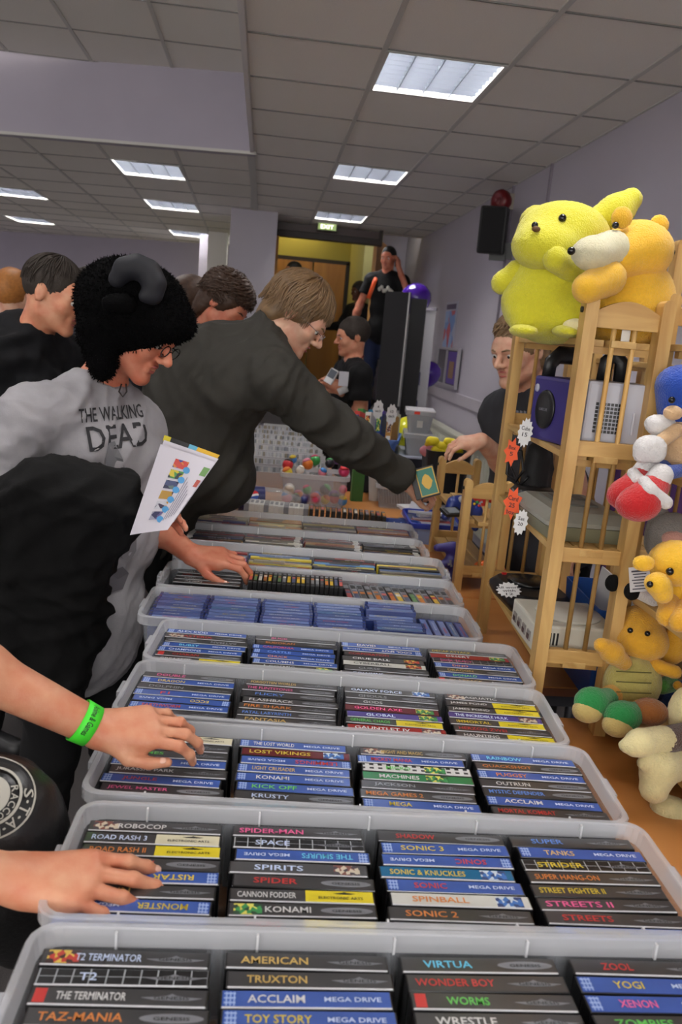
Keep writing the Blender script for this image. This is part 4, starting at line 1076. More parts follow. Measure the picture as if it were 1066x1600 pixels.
blob_obj('ear', b, 0.006, M_lime, t, fz=0.0015)
b = Blob(0.02).cap(P(850, 345, 1.9), P(838, 348, 1.97), 0.030, 0.034).cap(P(838, 348, 1.97), P(822, 358, 2.03), 0.034, 0.022)
blob_obj('ear', b, 0.006, M_lime, t, fz=0.0015)
for pts, rs in ((((808, 425), (786, 442)), (0.026, 0.020)), (((900, 430, 1.74), (868, 404, 1.70)), (0.032, 0.021))):
    blob_obj('arm', Blob(0.015).cap(P(*pts[0]), P(*pts[1]), *rs).ell(P(*pts[1]), rs[1]*1.15), 0.006, M_lime, t, fz=0.0015)
for q in ((818, 517, 1.70), (885, 518, 1.70)):
    blob_obj('foot', Blob(0.015).ell(P(*q), (0.028, 0.045, 0.013)), 0.005, M_lime, t, fz=0.0012)
bead(P(879, 341, 1.722), 0.0085, t); bead(P(836, 352, 1.72), 0.007, t)
MB().ball(P(838, 358, 1.705), (0.009, 0.006, 0.006), 12, 8).build('nose', mat('nose_thread', (90, 60, 30), 0.7), t)
# golden plush bear with pale muzzle beside it
d = 1.70; t = toy('golden plush bear with a pale muzzle on top of the rack'); t.location = at(985, 525, d)
def P(px, py, dd=d): return at(px, py, dd)-t.location
b = Blob(0.03).ell(P(985, 470, 1.74), (0.092, 0.085, 0.09)).ell(P(975, 500, 1.74), (0.095, 0.085, 0.06))
blob_obj('body', b, 0.007, M_yel2, t, fz=0.0018)
b = Blob(0.025).ell(P(995, 393, 1.72), (0.072, 0.078, 0.062)).ell(P(965, 402, 1.69), (0.045, 0.05, 0.045))
blob_obj('head', b, 0.006, M_yel2, t, fz=0.0018)
blob_obj('muzzle', Blob(0.02).ell(P(925, 396, 1.64), (0.038, 0.04, 0.027)).cap(P(925, 396, 1.64), P(955, 390, 1.67), 0.030, 0.038), 0.006, plush('plush_pale', (216, 210, 176)), t, fz=0.0015)
for q in ((972, 340, 1.67), (1030, 352, 1.75)): blob_obj('ear', Blob(0.01).ell(P(*q), (0.022, 0.012, 0.022)), 0.005, M_yel2, t, fz=0.0012)
blob_obj('arm', Blob(0.015).cap(P(950, 435, 1.65), P(918, 450, 1.62), 0.036, 0.030), 0.006, M_yel2, t, fz=0.0015)
for q in ((903, 510, 1.69),): blob_obj('foot', Blob(0.015).ell(P(*q), (0.03, 0.04, 0.016)), 0.006, M_cream2, t, fz=0.0012)
bead(P(962, 352, 1.655), 0.007, t); bead(P(893, 392, 1.615), 0.008, t)
MB().box((0, 0, 0), (0.018, 0.0015, 0.026), M=Matrix.Translation(P(978, 524, 1.64))).build('fabric_label', mat('fabric_label', (220, 218, 210), 0.7), t)

# ---- toys on the right-hand rack (left edge x about 0.80)
def shelf_toy(label, px, py, d):
    t = toy(label); o = at(px, py, d); t.location = at(px, py, d*1.2); t.scale = (1.2, 1.2, 1.2); return t, (lambda x, y, dd=d: at(x, y, dd)-o)
# blue doll with white mittens and red boots
d = 1.30; t, P = shelf_toy('blue plush doll with white mittens and big red boots', 1045, 735, d)
b = Blob(0.02).ell(P(1062, 690), (0.036, 0.034, 0.05)); blob_obj('body', b, 0.005, M_pskin, t, fz=0.001)
b = Blob(0.02).ell(P(1072, 628, 1.31), (0.046, 0.045, 0.052)).ell(P(1062, 600, 1.31), (0.036, 0.04, 0.03)); blob_obj('head', b, 0.005, M_pblue, t, fz=0.001)
blob_obj('muzzle', Blob(0.012).ell(P(1052, 645, 1.265), (0.016, 0.014, 0.012)), 0.004, M_pskin, t)
bead(P(1050, 625, 1.262), 0.0055, t)
blob_obj('arm', Blob(0.01).cap(P(1058, 672, 1.27), P(1030, 692, 1.26), 0.012, 0.012), 0.004, M_pskin, t)
b = Blob(0.012).ell(P(1017, 700, 1.25), (0.026, 0.02, 0.021)).cap(P(1017, 700, 1.25), P(1027, 712, 1.24), 0.010, 0.010).cap(P(1006, 700, 1.25), P(1000, 712, 1.25), 0.012, 0.010); blob_obj('mitten', b, 0.0045, M_pwhite, t, fz=0.001)
b = Blob(0.012).ell(P(1035, 665, 1.29), (0.024, 0.018, 0.018)).cap(P(1020, 662, 1.29), P(1040, 675, 1.29), 0.012, 0.012); blob_obj('mitten', b, 0.0045, M_pwhite, t, fz=0.001)
for k, (a, c, e, dd) in enumerate((((1050, 730), (1015, 727), (990, 768), 1.27), ((1066, 735), (1035, 740), (1005, 782), 1.23))):
    blob_obj('leg', Blob(0.01).cap(P(a[0], a[1], dd+0.03), P(c[0], c[1], dd), 0.011, 0.012), 0.004, M_pblue, t)
    blob_obj('cuff', Blob(0.01).cap(P(c[0]-2, c[1]+3, dd), P(c[0]-8, c[1]+12, dd), 0.019, 0.020), 0.004, M_pwhite, t, fz=0.0008)
    q = P(e[0], e[1], dd-0.015); q2 = P(c[0]-10, c[1]+18, dd)
    blob_obj('boot', Blob(0.012).cap(q2, q, 0.022, 0.030).ell(q+Vector((-0.012, 0, -0.008)), (0.03, 0.028, 0.024)), 0.0045, M_pred, t, fz=0.001)
    m = (q+q2)/2; blob_obj('stripe', Blob(0.006).cap(m+Vector((-0.012, -0.022, 0.008)), m+Vector((0.018, -0.022, -0.010)), 0.011, 0.011).cap(m+Vector((-0.016, -0.01, 0.018)), m+Vector((-0.012, -0.022, 0.008)), 0.010, 0.011), 0.004, M_pwhite, t)
# grey long-eared toy with pink face
d = 1.36; t, P = shelf_toy('grey plush elephant with pink face behind the yellow dog', 1040, 905, d)
blob_obj('head', Blob(0.02).ell(P(1052, 832), (0.042, 0.04, 0.036)), 0.005, M_pgrey, t, fz=0.001)
blob_obj('ear', Blob(0.015).ell(P(1030, 828, 1.38), (0.026, 0.012, 0.040)).ell(P(1022, 850, 1.38), (0.014, 0.01, 0.022)), 0.005, M_pgrey, t, fz=0.001)
blob_obj('face', Blob(0.012).ell(P(1056, 842, 1.33), (0.025, 0.016, 0.016)), 0.004, M_ppink, t, fz=0.001)
blob_obj('body', Blob(0.02).ell(P(1050, 900), (0.036, 0.034, 0.04)), 0.005, M_pgrey, t, fz=0.001)
for q, q2 in (((1010, 930, 1.33), (966, 913, 1.35)), ((1022, 938, 1.30), (996, 926, 1.29))):
    blob_obj('leg', Blob(0.01).cap(P(*q), P(*q2), 0.011, 0.010), 0.004, M_pwhite, t)
    blob_obj('foot', Blob(0.008).ell(P(q2[0]-8, q2[1]-2, q2[2]), (0.014, 0.013, 0.016)), 0.004, M_pblack, t)
r = empty('swing_tag'); r.matrix_world = Matrix.Translation(at(1000, 905, 1.525)) @ rotm((-0.2, -1, 0.1), (-0.2, 0, 1)).to_4x4() @ Matrix.Scale(1.2, 4); tag(r, 'white printed swing tag hanging beside the black plush feet', 'tag')
MB().box((0, 0, 0), (0.034, 0.001, 0.042)).build('card', mat('card_white', (206, 206, 210), 0.6), r)
for k in range(7): MB().box((0.0, 0.001, 0.014-k*0.005), (0.026-0.004*(k % 3), 0.0006, 0.0018 if k else 0.003)).build('print_line', mat('print_dark', (70, 70, 84), 0.6), r)
# yellow dog
d = 1.18; t, P = shelf_toy('yellow plush dog leaning out of the middle toy shelf', 1050, 980, d)
blob_obj('body', Blob(0.02).ell(P(1066, 920, 1.2), (0.040, 0.036, 0.055)), 0.005, M_yel2, t, fz=0.0012)
blob_obj('head', Blob(0.02).ell(P(1056, 880), (0.042, 0.04, 0.036)), 0.005, M_yel2, t, fz=0.0012)
blob_obj('muzzle', Blob(0.012).ell(P(1028, 912, 1.14), (0.019, 0.018, 0.015)).cap(P(1028, 912, 1.14), P(1036, 928, 1.14), 0.014, 0.015), 0.004, M_yel2, t, fz=0.001)
blob_obj('ear', Blob(0.01).ell(P(1006, 880, 1.16), (0.018, 0.010, 0.013)), 0.004, M_yel2, t, fz=0.001)
bead(P(1047, 893, 1.135), 0.006, t); bead(P(1016, 913, 1.125), 0.005, t)
for q in ((1042, 963, 1.14), (1062, 972, 1.12)): blob_obj('paw', Blob(0.01).cap(P(*q), P(q[0]+6, q[1]-22, q[2]+0.03), 0.016, 0.014), 0.004, M_porange, t, fz=0.001)
# yellow bear in green booties with tan belly
d = 1.34; t, P = shelf_toy('yellow plush bear with tan belly and green booties', 985, 1110, d)
b = Blob(0.02).ell(P(1002, 1000), (0.047, 0.05, 0.038)).ell(P(1000, 972, 1.36), (0.036, 0.036, 0.03)); blob_obj('head', b, 0.005, M_porange, t, fz=0.0012)
blob_obj('ear', Blob(0.012).ell(P(1052, 1010, 1.34), (0.03, 0.016, 0.036)), 0.005, M_porange, t, fz=0.001)
blob_obj('ear', Blob(0.012).ell(P(980, 962, 1.38), (0.020, 0.014, 0.018)), 0.005, M_porange, t, fz=0.001)
b = Blob(0.02).ell(P(988, 1068, 1.31), (0.052, 0.040, 0.052)); blob_obj('belly', b, 0.005, M_ptan, t, fz=0.001)
for k in range(3):
    z = P(988, 1050+k*16, 1.268)
    MB().tube([z+Vector((0.04*math.sin(a), -0.002-0.008*math.cos(a*1.2), 0.004*math.cos(a))) for a in [-0.9+0.3*i for i in range(7)]], 0.0011, 5).build('stitching', mat('thread_dark', (90, 86, 40), 0.8), t)
blob_obj('collar', Blob(0.01).cap(P(975, 1035, 1.32), P(1015, 1040, 1.32), 0.018, 0.018), 0.005, M_rust, t)
b = Blob(0.012).cap(P(975, 1035, 1.29), P(955, 1020, 1.28), 0.014, 0.017).cap(P(958, 1018, 1.28), P(940, 1008, 1.27), 0.018, 0.013); blob_obj('arm', b, 0.0045, M_porange, t, fz=0.001)
blob_obj('arm', Blob(0.012).cap(P(1025, 1040, 1.30), P(1055, 1050, 1.28), 0.013, 0.012), 0.0045, M_porange, t, fz=0.001)
for lg, ft in ((((958, 1085, 1.29)), (925, 1098, 1.24)), (((1010, 1105, 1.27)), (972, 1120, 1.21))):
    blob_obj('leg', Blob(0.01).cap(P(*lg), P((lg[0]+ft[0])/2, (lg[1]+ft[1])/2, (lg[2]+ft[2])/2), 0.018, 0.016), 0.0045, M_porange, t, fz=0.001)
    c = P(*ft)
    blob_obj('bootie', Blob(0.012).ell(c, (0.030, 0.026, 0.026)).cap(c, P((lg[0]+ft[0])/2+8, (lg[1]+ft[1])/2, ft[2]+0.02), 0.020, 0.018), 0.0045, M_pgreen, t, fz=0.001)
    blob_obj('sole', Blob(0.008).ell(c+Vector((-0.010, -0.010, -0.011)), (0.026, 0.022, 0.019)), 0.0045, plush('plush_sole', (206, 182, 112)), t)
bead(P(985, 985, 1.285), 0.005, t); bead(P(1012, 990, 1.29), 0.005, t)
# blue-overalled doll behind
d = 1.36; t, P = shelf_toy('plush doll in blue with green sleeve and brown shoe', 1050, 1120, d)
blob_obj('body', Blob(0.02).ell(P(1056, 1095, 1.36), (0.036, 0.03, 0.042)), 0.005, plush('plush_navy', (22, 56, 110)), t, fz=0.001)
blob_obj('sleeve', Blob(0.01).cap(P(1048, 1068, 1.34), P(1034, 1072, 1.31), 0.016, 0.015), 0.0045, plush('plush_leaf', (66, 130, 40)), t)
MB().lathe([(0.008, 0), (0.008, 0.004), (0, 0.005)], 12, M=Matrix.Translation(P(1058, 1070, 1.30)) @ Matrix.Rotation(math.radians(90), 4, 'X')).build('button', M_porange, t)
blob_obj('shoe', Blob(0.01).ell(P(1016, 1112, 1.22), (0.030, 0.028, 0.022)), 0.0045, M_rust, t)
# cream and brown toy on the bottom shelf
d = 1.2; t, P = shelf_toy('brown plush monkey with big cream paws hanging off the bottom shelf', 1050, 1235, d)
blob_obj('body', Blob(0.02).ell(P(1085, 1190, 1.2), (0.05, 0.045, 0.06)), 0.006, M_pbrown, t, fz=0.0012)
blob_obj('head', Blob(0.02).ell(P(1085, 1115, 1.2), (0.042, 0.04, 0.05)), 0.005, M_cream2, t, fz=0.0012)
blob_obj('arm', Blob(0.012).cap(P(1072, 1150, 1.15), P(1035, 1158, 1.12), 0.021, 0.022), 0.005, M_pbrown, t, fz=0.001)
b = Blob(0.012).cap(P(1035, 1156, 1.12), P(1000, 1160, 1.10), 0.022, 0.020).cap(P(1000, 1160, 1.10), P(976, 1165, 1.10), 0.016, 0.009).cap(P(1005, 1168, 1.09), P(988, 1172, 1.09), 0.010, 0.008); blob_obj('hand', b, 0.0045, M_cream2, t, fz=0.001)
blob_obj('scarf', Blob(0.01).cap(P(1064, 1168, 1.13), P(1050, 1190, 1.12), 0.014, 0.008), 0.004, M_pred, t)
b = Blob(0.014).cap(P(1055, 1195, 1.12), P(1030, 1200, 1.10), 0.026, 0.026).cap(P(1030, 1200, 1.10), P(1022, 1232, 1.09), 0.026, 0.022).cap(P(1012, 1185, 1.09), P(1006, 1192, 1.09), 0.012, 0.010); blob_obj('foot', b, 0.0045, M_cream2, t, fz=0.001)
b = Blob(0.014).ell(P(1052, 1268, 1.10), (0.030, 0.026, 0.022)).ell(P(1036, 1258, 1.10), (0.018, 0.02, 0.014)); blob_obj('foot', b, 0.0045, M_cream2, t, fz=0.001)
# ------------------------------------------------------------------ things on the far part of the tables
# loose cartridges in rows just behind the last tub
cg = MB().box((0, 0, 0.054), (0.021, 0.10, 0.108), bev=0.004).mesh('cartridge')
for k in range(13):
    r = obj('cartridge', cg, M_cartw if k % 4 else M_cartg); p = at(386+k*7.6, 800+k*0.3, 3.36)
    r.location = (p.x, 3.36-0.003*k, TT); r.rotation_euler = (0, 0, math.radians(-4))
    tag(r, 'pale grey cartridge, %s from the left in the row behind the tubs' % ORD[k], 'cartridge', 'pale cartridges behind the tubs')
    MB().box((0, 0.0, 0.1085), (0.012, 0.05, 0.001)).build('label', M_cartg, r)
for k in range(14):
    p = at(486+k*8.4, 803+k*0.7, 3.35)
    M = Matrix.Translation((p.x, 3.34-0.004*k, TT)) @ Matrix.Scale(0.90, 4, (0, 0, 1)) @ Matrix.Rotation(math.radians(-4), 4, 'Z')
    cartridge(M, 'black cartridge, %s from the left in the loose row behind the tubs' % ORD[k], M_cart, 'black cartridges behind the tubs')
r = empty('cartridge_stand', (at(478, 795, 3.36).x+0.01, 3.44, TT)); tag(r, 'small yellow plastic figure between the two cartridge rows', 'figure')
MB().lathe([(0.014, 0), (0.016, 0.03), (0.010, 0.06), (0.014, 0.075), (0.008, 0.09), (0, 0.092)], 12).build('body', mat('toy_yellow', (214, 160, 30), 0.4), r)
MB().box((0, 0, 0.045), (0.04, 0.012, 0.012)).build('arms', MATS['toy_yellow'], r)
# blue shallow box of cards
r = empty('card_box', (at(628, 810, 3.34).x, 3.34, TT), (0, 0, math.radians(-6))); tag(r, 'shallow blue box of picture cards at the right end of the cartridges', 'box')
a, b = tub_meshes(0.17, 0.12, 0.065); obj('box_body', a, mat('card_blue', (30, 62, 140), 0.35), r); obj('rim', b, mat('card_blue', (30, 62, 140), 0.35), r)
for k in range(5): MB().box((-0.05+k*0.026, 0, 0.03), (0.004, 0.08, 0.05), M=Matrix.Rotation(0.06*(k-2), 4, 'Y')).build('card', mat('card_%d' % k, [(190, 60, 50), (200, 200, 190), (80, 110, 180), (190, 150, 60), (120, 60, 60)][k], 0.4), r)
# toy tub
TX = 0.286
r = tub(TX, 3.93, -4, 'clear tub heaped with small colourful toys on the far table', meshes=tub_meshes(0.335, 0.22, 0.155), ribs=False)
TOYC = [(214, 190, 50), (200, 40, 50), (60, 130, 200), (226, 220, 210), (220, 120, 40), (60, 160, 80), (220, 130, 150), (30, 30, 40), (90, 60, 130), (210, 60, 110)]
TN = ['yellow', 'red', 'blue', 'white', 'orange', 'green', 'pink', 'black', 'purple', 'magenta']
rr = random.Random(3)
spots = [(435+i*11.5, 738-(i % 3)*9-rr.random()*6, 3.90+0.05*(i % 3), i) for i in range(10)]+[(452+i*14, 765+(i % 2)*10, 3.86+0.02*(i % 2), i+3) for i in range(7)]+[(448+i*15, 783-(i % 2)*4, 3.86, i+6) for i in range(7)]
seen = {}
for i, (px, py, dd, ci) in enumerate(spots):
    c = TOYC[ci % 10]; c2 = TOYC[(ci*3+4) % 10]
    q = at(px, py, dd); q.x = min(max(q.x, TX-0.135), TX+0.135); q.z = max(q.z, TT+0.032)
    t = empty('small_toy', q, (rr.uniform(-0.6, 0.6), rr.uniform(-0.6, 0.6), rr.uniform(0, 6)))
    s = rr.uniform(0.020, 0.028)
    row = 'heaped on top of' if i < 10 else 'pressed to the front wall of' if i < 17 else 'at the bottom of'
    n = seen.get((row, ci % 10), 0); seen[(row, ci % 10)] = n+1
    tag(t, '%s%s toy ball with %s cap %s the toy tub' % ('another ' if n else '', TN[ci % 10], TN[(ci*3+4) % 10], row), 'toy', 'small toys in the clear tub')
    MB().ball((0, 0, 0), s, 12, 8).build('ball', mat('toy_%d' % (ci % 10), c, 0.4), t)
    MB().lathe([(s*0.86, s*0.55), (s*0.7, s*0.85), (s*0.35, s*1.08), (0.001, s*1.12)], 12).build('cap', mat('toy_%d' % ((ci*3+4) % 10), c2, 0.4), t)
# green box beside the toy tub
r = empty('green_box', (0.51, 4.05, TT), (0, 0, 0.1)); tag(r, 'upright green box beside the toy tub', 'box')
MB().box((0, 0, 0.08), (0.06, 0.035, 0.16), bev=0.002).build('carton', mat('carton_green', (58, 110, 50), 0.5), r); MB().box((0, -0.016, 0.08), (0.04, 0.001, 0.09)).build('print', mat('print_green', (90, 140, 70), 0.5), r)
# tray of black and white disc cases on the right
p = at(640, 790, 3.15); MT = tub_meshes(0.26, 0.40, 0.12)
r = tub(0.735, 4.08, -8, 'small clear tub of black-and-white disc cases below the reaching arm', meshes=MT, ribs=False)
dj = MB().box((0, 0, 0.052), (0.0095, 0.12, 0.105), bev=0.001).mesh('disc_case'); djl = MB().box((0, 0, 0.105), (0.006, 0.11, 0.001)).mesh('spine_card')
F = Matrix.Translation((0.735, 4.08, TT+0.005)) @ Matrix.Rotation(math.radians(-8), 4, 'Z')
for row, (yy, nn) in enumerate(((0.085, 16), (-0.065, 16))):
    for k in range(nn):
        r = obj('disc_case', dj, M_black); r.matrix_world = F @ Matrix.Translation((-0.098+k*0.0131, yy*1.15, 0.012)) @ Matrix.Scale(1.15, 4) @ Matrix.Rotation(math.radians(-9), 4, 'Y')
        tag(r, 'slim disc case, %s from the left, %s row of the small tub' % (ORD[k], ['back', 'front'][row]), 'disc case', 'slim disc cases in the small tub')
        obj('spine_card', djl, [M_cartw, M_cartw, M_black, M_cartg][(k+row) % 4], r)
# stacked magazines and papers
rr = random.Random(11)
for k in range(7):
    r = empty('magazine', (0.78+rr.uniform(-0.012, 0.012), 3.58+rr.uniform(-0.02, 0.02), TT+0.006+k*0.012), (0, 0, rr.uniform(-0.35, 0.35)))
    tag(r, 'white-edged magazine, %s from the bottom of the stack by the small tub' % ORD[k], 'magazine', 'magazines stacked on the table')
    MB().box((0, 0, 0), (0.17, 0.22, 0.010), bev=0.001).build('pages', mat('page_white', (212, 212, 210), 0.6), r)
    MB().box((0, 0, 0.0054), (0.172, 0.222, 0.0008)).build('cover', mat('cover_%d' % (k % 4), [(60, 90, 160), (206, 206, 206), (180, 180, 190), (170, 70, 60)][k % 4], 0.3), r)
# big soft drink bottle lying on its side
c = at(420, 772, 3.66); r = empty('drink_bottle'); r.matrix_world = frame_from((c.x-0.02, 3.66, TT+0.057), (0.98, 0.1, 0.0), (0, 0, 1)) @ Matrix.Scale(1.25, 4); tag(r, 'clear soft drink bottle with blue label lying beside the jacket', 'bottle')
Mx = Matrix.Rotation(math.radians(90), 4, 'Y')
MB().lathe([(0.02, -0.14), (0.042, -0.13), (0.044, -0.06), (0.044, 0.02), (0.043, 0.05), (0.034, 0.085), (0.02, 0.115), (0.013, 0.125), (0.013, 0.14)], 20, M=Mx).build('bottle', mat('bottle_clear', (206, 212, 216), 0.08, alpha=0.3), r)
MB().lathe([(0.0452, -0.09), (0.0452, 0.0)], 24, M=Mx, caps=False).build('label', mat('bottle_label', (18, 30, 92), 0.3), r)
MB().lathe([(0.015, 0.135), (0.015, 0.155), (0.0, 0.156)], 14, M=Mx).build('cap', mat('bottle_cap', (22, 36, 100), 0.4), r)
lg = MB()
rt = Matrix.Translation((-0.04, 0, 0)) @ Matrix.Rotation(math.radians(62), 4, 'X')
def disc_patch(z0, z1, m, nm, rad=0.017):
    pts = [(rad*math.sin(a), rad*math.cos(a)) for a in [2*math.pi*k/40 for k in range(40)]]
    wave = lambda x: 0.0022*math.sin(x/rad*2.2)
    vs = []; n = 12; fs = []
    for i in range(n+1):
        x = -rad+2*rad*i/n; h = math.sqrt(max(rad*rad-x*x, 0)); lo = max(min(z0+wave(x), h), -h); hi = max(min(z1+wave(x), h), -h)
        for yv in (lo, hi): vs.append((x, yv, math.sqrt(0.0458**2-min(yv*yv, 0.001))))
    for i in range(n): fs.append((2*i, 2*i+2, 2*i+3, 2*i+1))
    MB().add(vs, fs, M=rt).build(nm, m, r)
disc_patch(0.004, 0.02, mat('logo_red', (200, 30, 44), 0.35), 'logo_top'); disc_patch(-0.004, 0.004, mat('logo_white', (225, 225, 230), 0.35), 'logo_band'); disc_patch(-0.02, -0.004, mat('logo_blue', (30, 80, 180), 0.35), 'logo_bottom')
lettering('lettering', 'pepsi', 0.03, 0.012, mat('logo_white', (225, 225, 230), 0.35), r, (-0.076, -0.0392, 0.0235), (math.radians(59), 0, 0))
# two blister sheets of buttons
for k, (px, lb, c) in enumerate(((452, 'pale pink sheet of small keys in front of the toy tub', (176, 150, 156)), (474, 'black sheet of small keys in front of the toy tub', (30, 30, 34)))):
    q = at(px, 783, 3.72); r = empty('key_sheet', (q.x, 3.70, TT+0.016), (0.30, 0, -0.08)); tag(r, lb, 'key sheet')
    MB().box((0, 0, 0), (0.052, 0.075, 0.006), bev=0.001).build('sheet', mat('sheet_%d' % k, c, 0.4), r)
    kk = MB()
    for i in range(5):
        for j in range(4): kk.box((-0.019+i*0.0095, -0.026+j*0.017, 0.004), (0.006, 0.010, 0.003))
    kk.build('keys', mat('key_%d' % k, [(210, 190, 196), (150, 150, 156)][k], 0.4), r)
# white trays of discs on the far table
M_tray = mat('tray_white', (206, 206, 210), 0.5)
dsm = MB().box((0, 0, 0.05), (0.0098, 0.115, 0.10)).mesh('disc_case')
DC = [mat('disc_edge_%d' % i, c, 0.35) for i, c in enumerate([(196, 198, 202), (170, 172, 178), (210, 210, 206), (120, 124, 130), (150, 140, 120), (176, 180, 186), (200, 202, 206)])]
for row in range(8):
    y = 4.22+row*0.26
    r = empty('disc_tray', (0.18, y, TT), (0, 0, math.radians(-2))); tag(r, 'white tray of upright disc cases, %s row back on the far table' % ORD[row], 'tray', 'white disc trays on the far table')
    MB().box((0, 0, 0.004), (0.44, 0.19, 0.006)).build('base', M_tray, r)
    for s in (-1, 1): MB().box((0, s*0.093, 0.045), (0.44, 0.005, 0.11)).build('long_side', M_tray, r); MB().box((s*0.218, 0, 0.035), (0.005, 0.19, 0.065)).build('end', M_tray, r)
    if True:
        for k in range(34):
            o = obj('disc_case', dsm, DC[RNG.randrange(7)]); o.location = (0.18-0.205+k*0.0118, y-0.0004*k, TT+0.008); o.rotation_euler = (math.radians(-12), math.radians(RNG.uniform(-4, 4)), 0)
            tag(o, 'upright disc case, %s from the left in the %s white tray on the far table' % (ORD[k] if k < 16 else '%d%s' % (k+1, {1: 'st', 2: 'nd', 3: 'rd'}.get((k+1) % 10, 'th')), ORD[row]), 'disc case', 'disc cases in the white trays')
# raised stand carrying the upright games
RZ = -0.60
r = empty('display_riser', (0.70, 4.50, TT)); tag(r, 'dark cloth-covered riser under the upright boxed games', 'riser')
MB().box((0, 0, (RZ-TT)/2), (0.46, 0.44, RZ-TT), bev=0.01).build('box', mat('riser_cloth', (34, 34, 44), 0.9), r); MB().box((0, 0, RZ-TT-0.004), (0.47, 0.45, 0.01), bev=0.003).build('top_board', mat('riser_top', (150, 156, 172), 0.6), r)
# open box of boxed games standing up, with price cards
bx = empty('game_crate', (0.64, 4.50, RZ), (0, 0, math.radians(-12))); tag(bx, 'blue card crate of upright boxed games on the far table', 'crate')
a, b = tub_meshes(0.28, 0.40, 0.08); obj('crate_body', a, mat('crate_card', (70, 100, 160), 0.5), bx); obj('rim', b, mat('crate_card', (70, 100, 160), 0.5), bx)
GC = [(60, 130, 60), (40, 110, 150), (70, 50, 130), (190, 190, 190), (190, 60, 50), (200, 196, 190), (30, 50, 120), (170, 120, 50)]
for k in range(8):
    q = Matrix.Translation((0.64, 4.50, RZ)) @ Matrix.Rotation(math.radians(-12), 4, 'Z') @ Matrix.Translation((-0.09+(k % 4)*0.06, 0.13-(k//4)*0.17, 0.006)) @ Matrix.Rotation(math.radians(-14), 4, 'X') @ Matrix.Rotation(math.radians(-18), 4, 'Z')
    r = obj('boxed_game', MB().box((0, 0, 0.095), (0.034, 0.10, 0.19), bev=0.002).mesh('boxed_game'), mat('upright_%d' % k, GC[k], 0.35)); r.matrix_world = q
    tag(r, '%s upright boxed game, %s along the %s row of the blue crate' % (['green', 'teal', 'purple', 'grey', 'red', 'white', 'navy', 'ochre'][k], ORD[k % 4], ['back', 'front'][k//4]), 'game box', 'upright boxed games in the blue crate')
    MB().box((0, -0.0505, 0.13), (0.024, 0.001, 0.08)).build('front_print', M_pic[k % 4], r); MB().box((0, -0.0505, 0.05), (0.024, 0.001, 0.04)).build('lower_print', M_cartw, r)
star(at(591, 640, 4.40), (-0.1, -1, 0), (0, 0, 1), 0.06, 0.11, 10, M_star, ['4', 'each'], 'white zigzag price card standing in the blue crate', 0.85)
star(at(612, 648, 4.36), (-0.1, -1, 0), (0, 0, 1), 0.06, 0.12, 10, M_star, ['10', 'each'], 'white zigzag price card right of the other in the crate', 0.85)
# stacked clear boxes of paper
for k, (zz, lb) in enumerate(((0.0, 'lower clear lidded box behind the reaching hand'), (0.123, 'upper clear lidded box of paper with a red sticker'))):
    r = empty('lidded_box', (0.86, 4.42, RZ-0.03+zz if False else RZ+zz), (0, 0, math.radians(-8))); tag(r, lb, 'box', 'clear lidded boxes on the far table')
    a, b = tub_meshes(0.16, 0.24, 0.115); obj('box_body', a, plastic('box_clear', (190, 194, 200), 0.55), r); obj('lid_rim', b, M_rim, r)
    MB().box((0, 0, 0.119), (0.155, 0.235, 0.006), bev=0.002).build('lid', plastic('lid_white', (216, 216, 220), 0.9), r)
    MB().box((0, 0, 0.055), (0.11, 0.18, 0.08)).build('paper_stack', mat('page_white', (212, 212, 210), 0.6), r)
    if k: MB().box((-0.02, -0.121, 0.108), (0.03, 0.002, 0.014)).build('sticker', mat('sticker_red', (226, 60, 40), 0.5), r); MB().box((-0.0, -0.115, 0.05), (0.03, 0.002, 0.036)).build('card_label', M_cartw, r)
# low open white boxes
r = empty('white_box', (0.62, 4.16, TT+0.0), (0, 0, -0.2)); tag(r, 'open white card box below the upright boxed games', 'box')
a, b = tub_meshes(0.10, 0.22, 0.16); obj('box_body', a, mat('card_white2', (206, 206, 206), 0.6), r); obj('rim', b, MATS['card_white2'], r)
# balloons
def balloon(c, rad, m, label):
    r = empty('balloon', c); tag(r, label, 'balloon', 'party balloons')
    MB().lathe([(0.004, -1.13*rad), (0.12*rad, -1.06*rad), (0.45*rad, -0.86*rad), (0.8*rad, -0.48*rad), (0.98*rad, 0.0), (0.92*rad, 0.45*rad), (0.62*rad, 0.82*rad), (0.25*rad, 0.98*rad), (0.0, 1.0*rad)], 22).build('skin', m, r)
    MB().lathe([(0.001, -1.12*rad), (0.012, -1.2*rad), (0.010, -1.22*rad)], 10).build('knot', m, r)
    MB().tube([(0, 0, -1.2*rad), (0.01, 0.01, -1.2*rad-0.12), (0, 0, -1.2*rad-0.25)], 0.0012, 5).build('string', M_cartw, r)
M_by = mat('balloon_yellow', (214, 214, 40), 0.2, coat=0.5); M_bp = mat('balloon_purple', (72, 30, 150), 0.2, coat=0.5)
balloon(at(643, 680, 4.78), 0.115, M_by, 'yellow-green balloon resting behind the clear lidded boxes')
balloon(at(650, 468, 6.6), 0.125, M_bp, 'purple balloon at the top of the tall black panel')
balloon(at(671, 584, 6.55), 0.10, M_bp, 'smaller purple balloon half hidden beside the white banner')
